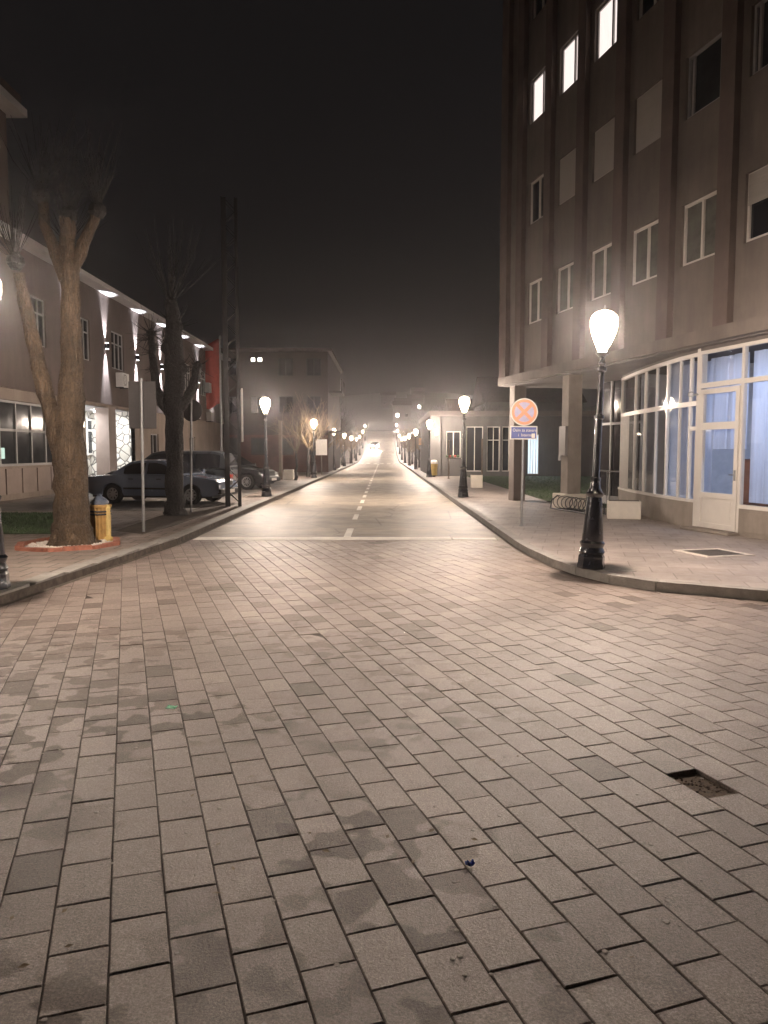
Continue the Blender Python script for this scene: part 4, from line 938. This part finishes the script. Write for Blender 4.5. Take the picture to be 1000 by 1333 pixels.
def ac(x, z, m_, lab):
    r = empty('air_conditioner', (-11.98, 20 + x, z), R(90)); p = MB(); p.box(-.42, .42, -.38, -.06, 0, .62, .015); p.build('case', m_, r)
    p = MB(); 
    for k in range(9): p.box(-.36, .12, -.39, -.379, .06 + k * .06, .085 + k * .06)
    p.disc((-.12, -.384, .31), (0, 1, 0), .24, .012, 18, .2); p.build('grille', 'ac_grey', r)
    p = MB(); p.box(-.3, -.26, -.36, 0, -.04, 0); p.build('bracket', 'lamp_iron', r); p = MB(); p.box(.26, .3, -.36, 0, -.04, 0); p.build('bracket', 'lamp_iron', r); tag(r, lab, 'air conditioner', 'air conditioners on the low building')
ac(14.9, 4.55, 'ac_white', 'white air conditioner under the upper window left of the road sign back'); ac(28.6, 3.7, 'ac_grey', 'grey air conditioner on the low building behind the round sign back'); ac(32.3, 3.7, 'ac_grey', 'grey air conditioner on the low building beside the red flag')
ac(31.8, 5.6, 'ac_grey', 'grey air conditioner high on the low building under the bare branch')

# --- taller building at far left edge
TB = empty('tall_building', (-12.4, 15.8, .1), R(90))
w_ = MB(); tw = [(x, x + 1.3, z, z + 1.4) for z in (5.2, 8.2, 10.6) for x in (-6, -3, 0, 3)]
wall_open(w_, -9, 9.6, 3.8, 12.3, tw, .16, -.35); w_.quad((9.6, -.35, 3.8), (9.6, 10, 3.8), (9.6, 10, 12.3), (9.6, -.35, 12.3)); w_.quad((-9, -.35, 3.8), (-9, -.35, 12.3), (-9, 10, 12.3), (-9, 10, 3.8)); w_.quad((-9, -.35, 3.8), (-9, 10, 3.8), (9.6, 10, 3.8), (9.6, -.35, 3.8)); w_.box(-8.5, 9.4, .2, .3, 3.9, 12.2)
w_.build('wall', 'stucco_l', TB)
p = MB(); p.box(-9, 9.9, -.9, 10.2, 12.301, 12.55); p.build('eave', 'eave', TB); p = MB(); p.box(-9, 9.7, -.8, 10, 12.551, 12.9); p.build('roof', 'roof', TB)
for a, b_, c_, d_ in tw: window(TB, a, c_, round(b_ - a, 2), round(d_ - c_, 2), -.23, fm='frame_grey')
tag(TB, 'taller dark building at the left edge, its pale eave corner against the sky', 'building')

# --- brown block behind the lamp
BB = empty('brown_block', (-13.6, 58.0, .1)); bw = [(1.5 + 2.1 * i, 2.6 + 2.1 * i, z, z + 1.3) for z in (1.3, 4.4, 7.2) for i in range(4)] + [(3.9, 4.85, 8.15 + 0, 8.2)]
bw = [q for i, q in enumerate(bw[:-1]) if i != 9] + [(3.62, 4.02, 8.2, 8.58), (4.12, 4.55, 8.2, 8.58)]
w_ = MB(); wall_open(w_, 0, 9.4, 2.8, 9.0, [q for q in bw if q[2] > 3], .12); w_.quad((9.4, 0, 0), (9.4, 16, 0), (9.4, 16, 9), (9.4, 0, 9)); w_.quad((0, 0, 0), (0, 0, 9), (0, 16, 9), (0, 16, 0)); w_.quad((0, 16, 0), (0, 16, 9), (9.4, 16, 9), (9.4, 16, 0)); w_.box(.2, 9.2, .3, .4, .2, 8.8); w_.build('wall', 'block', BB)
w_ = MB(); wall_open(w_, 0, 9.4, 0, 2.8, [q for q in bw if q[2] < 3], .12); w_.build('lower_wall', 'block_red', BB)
p = MB(); p.box(-.3, 9.7, -.35, 16.3, 9.0, 9.2); p.add([(-.3, -.35, 9.201), (9.7, -.35, 9.201), (9.7, 16.3, 9.201), (-.3, 16.3, 9.201), (3, 8, 10.2), (6.4, 8, 10.2)], [(0, 1, 5, 4), (1, 2, 5), (2, 3, 4, 5), (3, 0, 4)]); p.build('roof', 'roof', BB)
for i, (a, b_, c_, d_) in enumerate(bw): window(BB, a, c_, round(b_ - a, 2), round(d_ - c_, 2), .1, fm='lattice', gm='dull_glass' if c_ < 3 else 'dark_glass', mull=() if i > 10 else (.5,), lit='lit_small' if i > 10 else None)
for z in (3.0, 6.0):
    p = MB(); p.box(9.4, 10.4, 1.0, 5.0, z, z + .15); p.build('balcony', 'pavilion', BB); p = MB(); p.box(10.34, 10.4, 1.0, 5.0, z + .15, z + 1.05); p.build('balcony_rail', 'block', BB)
tag(BB, 'dark brown flat block behind the left lamp with one small lit upper window', 'building')

# --- houses further along and on the hill
def house(x, y, w, d, h, m_, lab, lit=(), cat='house', z=None, grp=None):
    z = gz(min(y, 252)) if z is None else z; r = empty('house', (x, y, z)); nw = max(2, int(w / 2.6)); nf = max(1, int(h / 3)); ops = [(w * (i + .5) / nw - .55, w * (i + .5) / nw + .55, 1 + 3 * f, 2.4 + 3 * f) for f in range(nf) for i in range(nw)]
    mb = MB(); wall_open(mb, 0, w, -1, h, ops, .12); mb.quad((w, 0, -1), (w, d, -1), (w, d, h), (w, 0, h)); mb.quad((0, 0, -1), (0, 0, h), (0, d, h), (0, d, -1)); mb.quad((0, d, -1), (0, d, h), (w, d, h), (w, d, -1)); mb.build('wall', m_, r)
    mb = MB(); mb.add([(-.3, -.4, h), (w + .3, -.4, h), (w + .3, d + .4, h), (-.3, d + .4, h), (-.3, d / 2, h + d * .28), (w + .3, d / 2, h + d * .28)], [(0, 1, 5, 4), (2, 3, 4, 5), (1, 2, 5), (3, 0, 4), (3, 2, 1, 0)]); mb.build('roof', 'roof', r)
    for i, (a, b_, c_, d_) in enumerate(ops): window(r, a, c_, 1.1, 1.4, .1, fm='frame_grey', lit='far_light' if i in lit else None)
    tag(r, lab, cat, grp)
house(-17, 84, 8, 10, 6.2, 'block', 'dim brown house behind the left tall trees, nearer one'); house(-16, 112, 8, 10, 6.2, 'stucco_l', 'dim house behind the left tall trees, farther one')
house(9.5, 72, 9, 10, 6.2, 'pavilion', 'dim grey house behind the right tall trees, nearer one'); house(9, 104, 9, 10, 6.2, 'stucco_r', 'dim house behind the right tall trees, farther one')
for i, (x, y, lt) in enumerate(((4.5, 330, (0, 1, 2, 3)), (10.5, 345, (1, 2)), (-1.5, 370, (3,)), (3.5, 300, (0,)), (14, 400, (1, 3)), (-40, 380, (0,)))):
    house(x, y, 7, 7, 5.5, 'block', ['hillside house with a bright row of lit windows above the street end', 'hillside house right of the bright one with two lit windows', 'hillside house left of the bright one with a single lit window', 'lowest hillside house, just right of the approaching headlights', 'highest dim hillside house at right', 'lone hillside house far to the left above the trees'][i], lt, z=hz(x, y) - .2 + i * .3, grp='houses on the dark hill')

# ------------------------------------------------------------------ cars
def car(kind, paint, glow=False):
    r = empty('parked_car' if not glow else 'oncoming_car', (0, 0, 0))
    P = dict(sedan=dict(L=4.7, W=.86, wb=(1.03, 3.77), wr=.31, zt=[(0, .80), (.06, .87), (.7, .93), (1.3, .95), (3.4, .93), (3.7, .91), (4.5, .80), (4.66, .70), (4.7, .55)], gh=[(.92, .94), (1.62, 1.36), (1.95, 1.405), (2.5, 1.41), (2.78, 1.36), (3.54, .92)]),
             wagon=dict(L=4.5, W=.90, wb=(.82, 3.55), wr=.35, zt=[(0, .90), (.06, .96), (1.5, .98), (3.3, .96), (4.2, .88), (4.42, .78), (4.5, .56)], gh=[(.04, .97), (.26, 1.48), (.6, 1.56), (2.4, 1.57), (2.75, 1.51), (3.45, .96)]),
             hatch=dict(L=4.1, W=.87, wb=(.68, 3.30), wr=.32, zt=[(0, .80), (.08, .90), (1.4, .93), (3.0, .90), (3.8, .80), (4.02, .68), (4.1, .5)], gh=[(.1, .91), (.55, 1.36), (.9, 1.43), (2.1, 1.43), (2.35, 1.37), (3.1, .9)]))[kind]
    L, W, wr = P['L'], P['W'], P['wr']
    def interp(tab, x):
        for (a, b_), (c_, d_) in zip(tab[:-1], tab[1:]):
            if a <= x <= c_: f = (x - a) / (c_ - a) if c_ > a else 0; return b_ + (d_ - b_) * f
        return tab[-1][1]
    b = MB(); xs = sorted({round(i * L / 100, 4) for i in range(101)}); rows = []
    for x in xs:
        t_ = interp(P['zt'], x); zb = .26 + (.10 * max(0, 1 - x / .35) + .06 * max(0, 1 - (L - x) / .3))
        for wx in P['wb']:
            dd = abs(x - wx); ar = wr + .055
            if dd < ar: zb = max(zb, wr - .02 + math.sqrt(ar * ar - dd * dd))
        e_ = min(x / .55, 1); e2 = min((L - x) / .75, 1); w = W * (1 - .10 * (1 - e_) ** 2 - .14 * (1 - e2) ** 2); zb = min(zb, t_ - .12)
        zm = max(zb + .02, min(t_ - .16, .62)); rows.append([(x, -w * .94, zb), (x, -w * .995, min(zb + .08, zm - .01)), (x, -w, zm), (x, -w * .975, t_ - .07), (x, -w * .92, t_ - .015), (x, -w * .75, t_ + .004), (x, 0, t_ + .02), (x, w * .75, t_ + .004), (x, w * .92, t_ - .015), (x, w * .975, t_ - .07), (x, w, zm), (x, w * .995, min(zb + .08, zm - .01)), (x, w * .94, zb)])
    n_ = 13; vs = [q for rw in rows for q in rw]; fs = [(i * n_ + j, i * n_ + j + 1, (i + 1) * n_ + j + 1, (i + 1) * n_ + j) for i in range(len(xs) - 1) for j in range(n_ - 1)]
    fs += [tuple(range(n_))[::-1], tuple(range((len(xs) - 1) * n_, len(xs) * n_))]
    b.add(vs, fs)
    G = P['gh']; zb0 = [interp(P['zt'], x) - .02 for x, _ in G]
    def hwid(z, zb): return W * (.93 - .20 * max(0, z - zb) / .5)
    # greenhouse: outline swept up with tumblehome
    gt = [(x, z) for x, z in G]; bz = interp(P['zt'], 2.0) - .01
    sec = []
    for x, z in gt: w = hwid(z, bz); sec.append([(x, -w, z), (x, -w * .86, z + .018), (x, 0, z + .03), (x, w * .86, z + .018), (x, w, z)])
    vs = [q for s_ in sec for q in s_]; b.add(vs, [(i * 5 + j, i * 5 + j + 1, (i + 1) * 5 + j + 1, (i + 1) * 5 + j) for i in range(len(sec) - 1) for j in range(4)])
    for s_ in (-1, 1):
        lo = [(x, s_ * W * .93, bz) for x, _ in gt]; hi = [(x, s_ * hwid(z, bz), z) for x, z in gt]
        for i in range(len(gt) - 1): b.add([lo[i], lo[i + 1], hi[i + 1], hi[i]], [(0, 1, 2, 3) if s_ < 0 else (3, 2, 1, 0)])
    b.build('body', paint, r, 40)
    # glass
    def gp(x, z, s_): return (x, s_ * (hwid(z, bz) + .006), z)
    def edge_z(x): return interp(gt, x)
    x0, x1 = G[0][0], G[-1][0]; zl = bz + .035
    cuts = dict(sedan=[(1.42, 2.16), (2.24, 3.14)], wagon=[(.34, 1.22), (1.30, 2.05), (2.12, 3.05)], hatch=[(.55, 1.45), (1.53, 2.75)])[kind]
    for s_ in (-1, 1):
        for (a, c_) in cuts:
            mb = MB(); k = 8; lo = []; hi = []
            for i in range(k + 1):
                x = a + (c_ - a) * i / k; zt_ = edge_z(x) - .075; lo.append(gp(x, zl, s_)); hi.append(gp(x, max(zl + .015, zt_), s_))
            mb.add(lo + hi, [(i, i + 1, k + 2 + i, k + 1 + i) if s_ < 0 else (k + 1 + i, k + 2 + i, i + 1, i) for i in range(k)]); mb.build('side_window', 'dark_glass', r)
    for nm, (xa, za), (xb, zb_) in (('rear_window', G[0], G[1]), ('windscreen', G[-1], G[-2])):
        mb = MB(); A = [xa + (xb - xa) * .12, za + (zb_ - za) * .12]; B = [xa + (xb - xa) * .92, za + (zb_ - za) * .92]; off = -.012 if nm == 'rear_window' else .012; vs = []
        for (x, z) in (A, B):
            w = hwid(z, bz) * .88
            for f in (-1, -.5, 0, .5, 1): vs.append((x + off, f * w, z + .026 + .012 * (1 - f * f)))
        mb.add(vs, [(j, j + 1, 6 + j, 5 + j) for j in range(4)]); mb.build(nm, 'dark_glass', r)
    for wx in P['wb']:
        for s_ in (-1, 1):
            mb = MB(); y_ = s_ * (W - .10); mb.disc((wx, y_, wr), (0, 1, 0), wr, .19, 28, wr * .66); o = mb.build('wheel', 'rubber', r, 40)
            mb = MB(); mb.disc((wx, y_ + s_ * .02, wr), (0, 1, 0), wr * .67, .11, 24, wr * .57); mb.disc((wx, y_ + s_ * .045, wr), (0, 1, 0), wr * .16, .05, 12)
            for k in range(8 if kind != 'hatch' else 10):
                a = k * 2 * math.pi / (8 if kind != 'hatch' else 10); d = Vector((math.cos(a), 0, math.sin(a))); c_ = Vector((wx, y_ + s_ * .05, wr)); q = Vector((-d.z, 0, d.x)) * wr * (.10 if kind == 'sedan' else .055)
                mb.add([c_ + d * wr * .12 + q, c_ + d * wr * .12 - q, c_ + d * wr * .6 - q, c_ + d * wr * .6 + q], [(0, 1, 2, 3)])
            mb.build('rim', 'alloy', o)
            mb = MB(); mb.disc((wx, y_ - s_ * .05, wr), (0, 1, 0), wr * .62, .06, 16); mb.build('hub', 'car_trim', o)
    mb = MB(); mb.box(.25, L - .25, -W + .12, W - .12, .20, .42); 
    for wx in P['wb']: mb.box(wx - wr - .03, wx + wr + .03, -W + .24, W - .24, .3, .66)
    mb.build('underbody', 'car_trim', r)
    zt_e = interp(P['zt'], L - .06)
    for s_ in (-1, 1):
        mb = MB(); mb.box(L - .21, L - .045, s_ * W * .50 - .17, s_ * W * .50 + .20 * 1, .56, .70, .015); mb.build('headlight', 'head_glow' if glow else 'lens', r)
        mb = MB(); mb.box(-.012, .10, s_ * W * .62 - .17, s_ * W * .62 + .17, .60, .76, .012); mb.build('tail_light', 'lens_red', r)
        mb = MB(); mx = G[-1][0] - .28; mb.box(mx, mx + .10, s_ * (W + .10) - .08, s_ * (W + .10) + .08, bz + .03, bz + .15, .02); mb.build('wing_mirror', paint, r)
        for x_ in ((1.62, 2.6) if kind != 'hatch' else (1.9,)):
            mb = MB(); mb.box(x_, x_ + .16, s_ * (W * .985) - .015, s_ * (W * .985) + .015, bz - .14, bz - .115, .004); mb.build('door_handle', 'car_trim', r)
        mb = MB(); mb.box(P['wb'][0] + wr + .1, P['wb'][1] - wr - .1, s_ * W - .012, s_ * W + .012, .47, .53, .004); mb.build('side_moulding', 'car_trim', r)
        for x_ in [c_[1] + .04 for c_ in cuts]: mb = MB(); mb.box(x_ - .004, x_ + .004, s_ * W * .985 - .012, s_ * W * .985 + .0125, .36, bz - .03); mb.build('door_seam', 'car_trim', r)
    mb = MB(); mb.box(L - .12, L + .06, -W * .86, W * .86, .33, .50, .03); mb.build('front_bumper', 'car_trim', r)
    mb = MB(); mb.box(-.06, .12, -W * .88, W * .88, .36, .54, .03); mb.build('rear_bumper', 'car_trim', r)
    mb = MB(); mb.box(L - .09, L - .01, -.28, .28, .54, .74, .01); mb.build('grille', 'chrome' if kind == 'sedan' else 'car_trim', r)
    mb = MB(); mb.box(L + .056, L + .068, -.26, .26, .36, .47); mb.build('number_plate', 'sign_white', r)
    return r
def park(kind, paint, x, y, rz, lab, glow=False, z=.12):
    o = car(kind, paint, glow); o.location = (x, y, z); o.rotation_euler = (0, 0, rz); tag(o, lab, 'car'); return o
park('sedan', 'car_blue', -8.98, 24.2, R(-13), 'blue grey three box sedan parked nose to the street behind the pollarded tree')
bpy.data.objects['parked_car'].scale = (.94, .95, .92)
park('wagon', 'car_dark', -5.35, 27.6, R(177), 'dark boxy estate car parked tail to the street behind the blue grey sedan')
park('hatch', 'car_black', -8.6, 32.9, R(-14), 'black hatchback with a bright alloy wheel parked beside the left street lamp')
oc = park('hatch', 'car_dark', -1.75, 151, R(-90), 'approaching car with dazzling headlights at the far end of the street', True, gz(148) + .02)
for s_ in (-.45, .45):
    o = lamp('head_beam', 'SPOT', (4.25, s_, .65), 600, (1, .93, .8), oc, spot_size=R(60), spot_blend=.9, shadow_soft_size=.06); o.rotation_euler = (0, R(-86), 0)

# ------------------------------------------------------------------ haze, sky, camera
HAZE = .0009
hzb = MB(); hzb.box(-100, 100, -25, 480, -3, 75); o = hzb.build('haze', 'joint')
hm = bpy.data.materials.new('haze_air'); hm.use_nodes = True; nn_ = hm.node_tree.nodes; nn_.remove(nn_["Principled BSDF"])
pvv = nn_.new("ShaderNodeVolumePrincipled"); pvv.inputs["Color"].default_value = (.96, .91, .93, 1); pvv.inputs["Density"].default_value = HAZE; pvv.inputs["Anisotropy"].default_value = .9
hm.node_tree.links.new(pvv.outputs[0], nn_["Material Output"].inputs["Volume"]); o.data.materials.clear(); o.data.materials.append(hm); o['kind'] = 'stuff'

nt = W0.node_tree; bgn = nt.nodes["Background"]; sky = nt.nodes.new("ShaderNodeTexSky"); sky.sky_type = 'NISHITA'; sky.sun_disc = False
sky.sun_elevation = R(-4); sky.sun_rotation = R(160)
mx = nt.nodes.new("ShaderNodeMix"); mx.data_type = 'RGBA'; mx.inputs[0].default_value = .9; mx.inputs[7].default_value = (.035, .031, .031, 1)
nt.links.new(sky.outputs[0], mx.inputs[6]); nt.links.new(mx.outputs[2], bgn.inputs["Color"]); bgn.inputs["Strength"].default_value = .10

cd = bpy.data.cameras.new('camera'); cam = bpy.data.objects.new('camera', cd); C.objects.link(cam); S.camera = cam
cam.location = (0, 0, 1.7); cam.rotation_euler = (R(90) - math.atan(79.5 / 1000), 0, 0)
cd.sensor_fit = 'HORIZONTAL'; cd.sensor_width = 36; cd.lens = 36.; cd.clip_end = 2000; cd.clip_start = .05
S.render.resolution_x = 768; S.render.resolution_y = 1024
S.view_settings.view_transform = 'Standard'; S.view_settings.look = 'None'; S.view_settings.gamma = 1; S.view_settings.exposure = 1.15
S.cycles.max_bounces = 5; S.cycles.diffuse_bounces = 3; S.cycles.glossy_bounces = 3; S.cycles.transparent_max_bounces = 12; S.cycles.volume_bounces = 0
S.cycles.sample_clamp_indirect = 4; S.cycles.sample_clamp_direct = 0; S.cycles.use_denoising = True; S.cycles.caustics_reflective = False; S.cycles.caustics_refractive = False
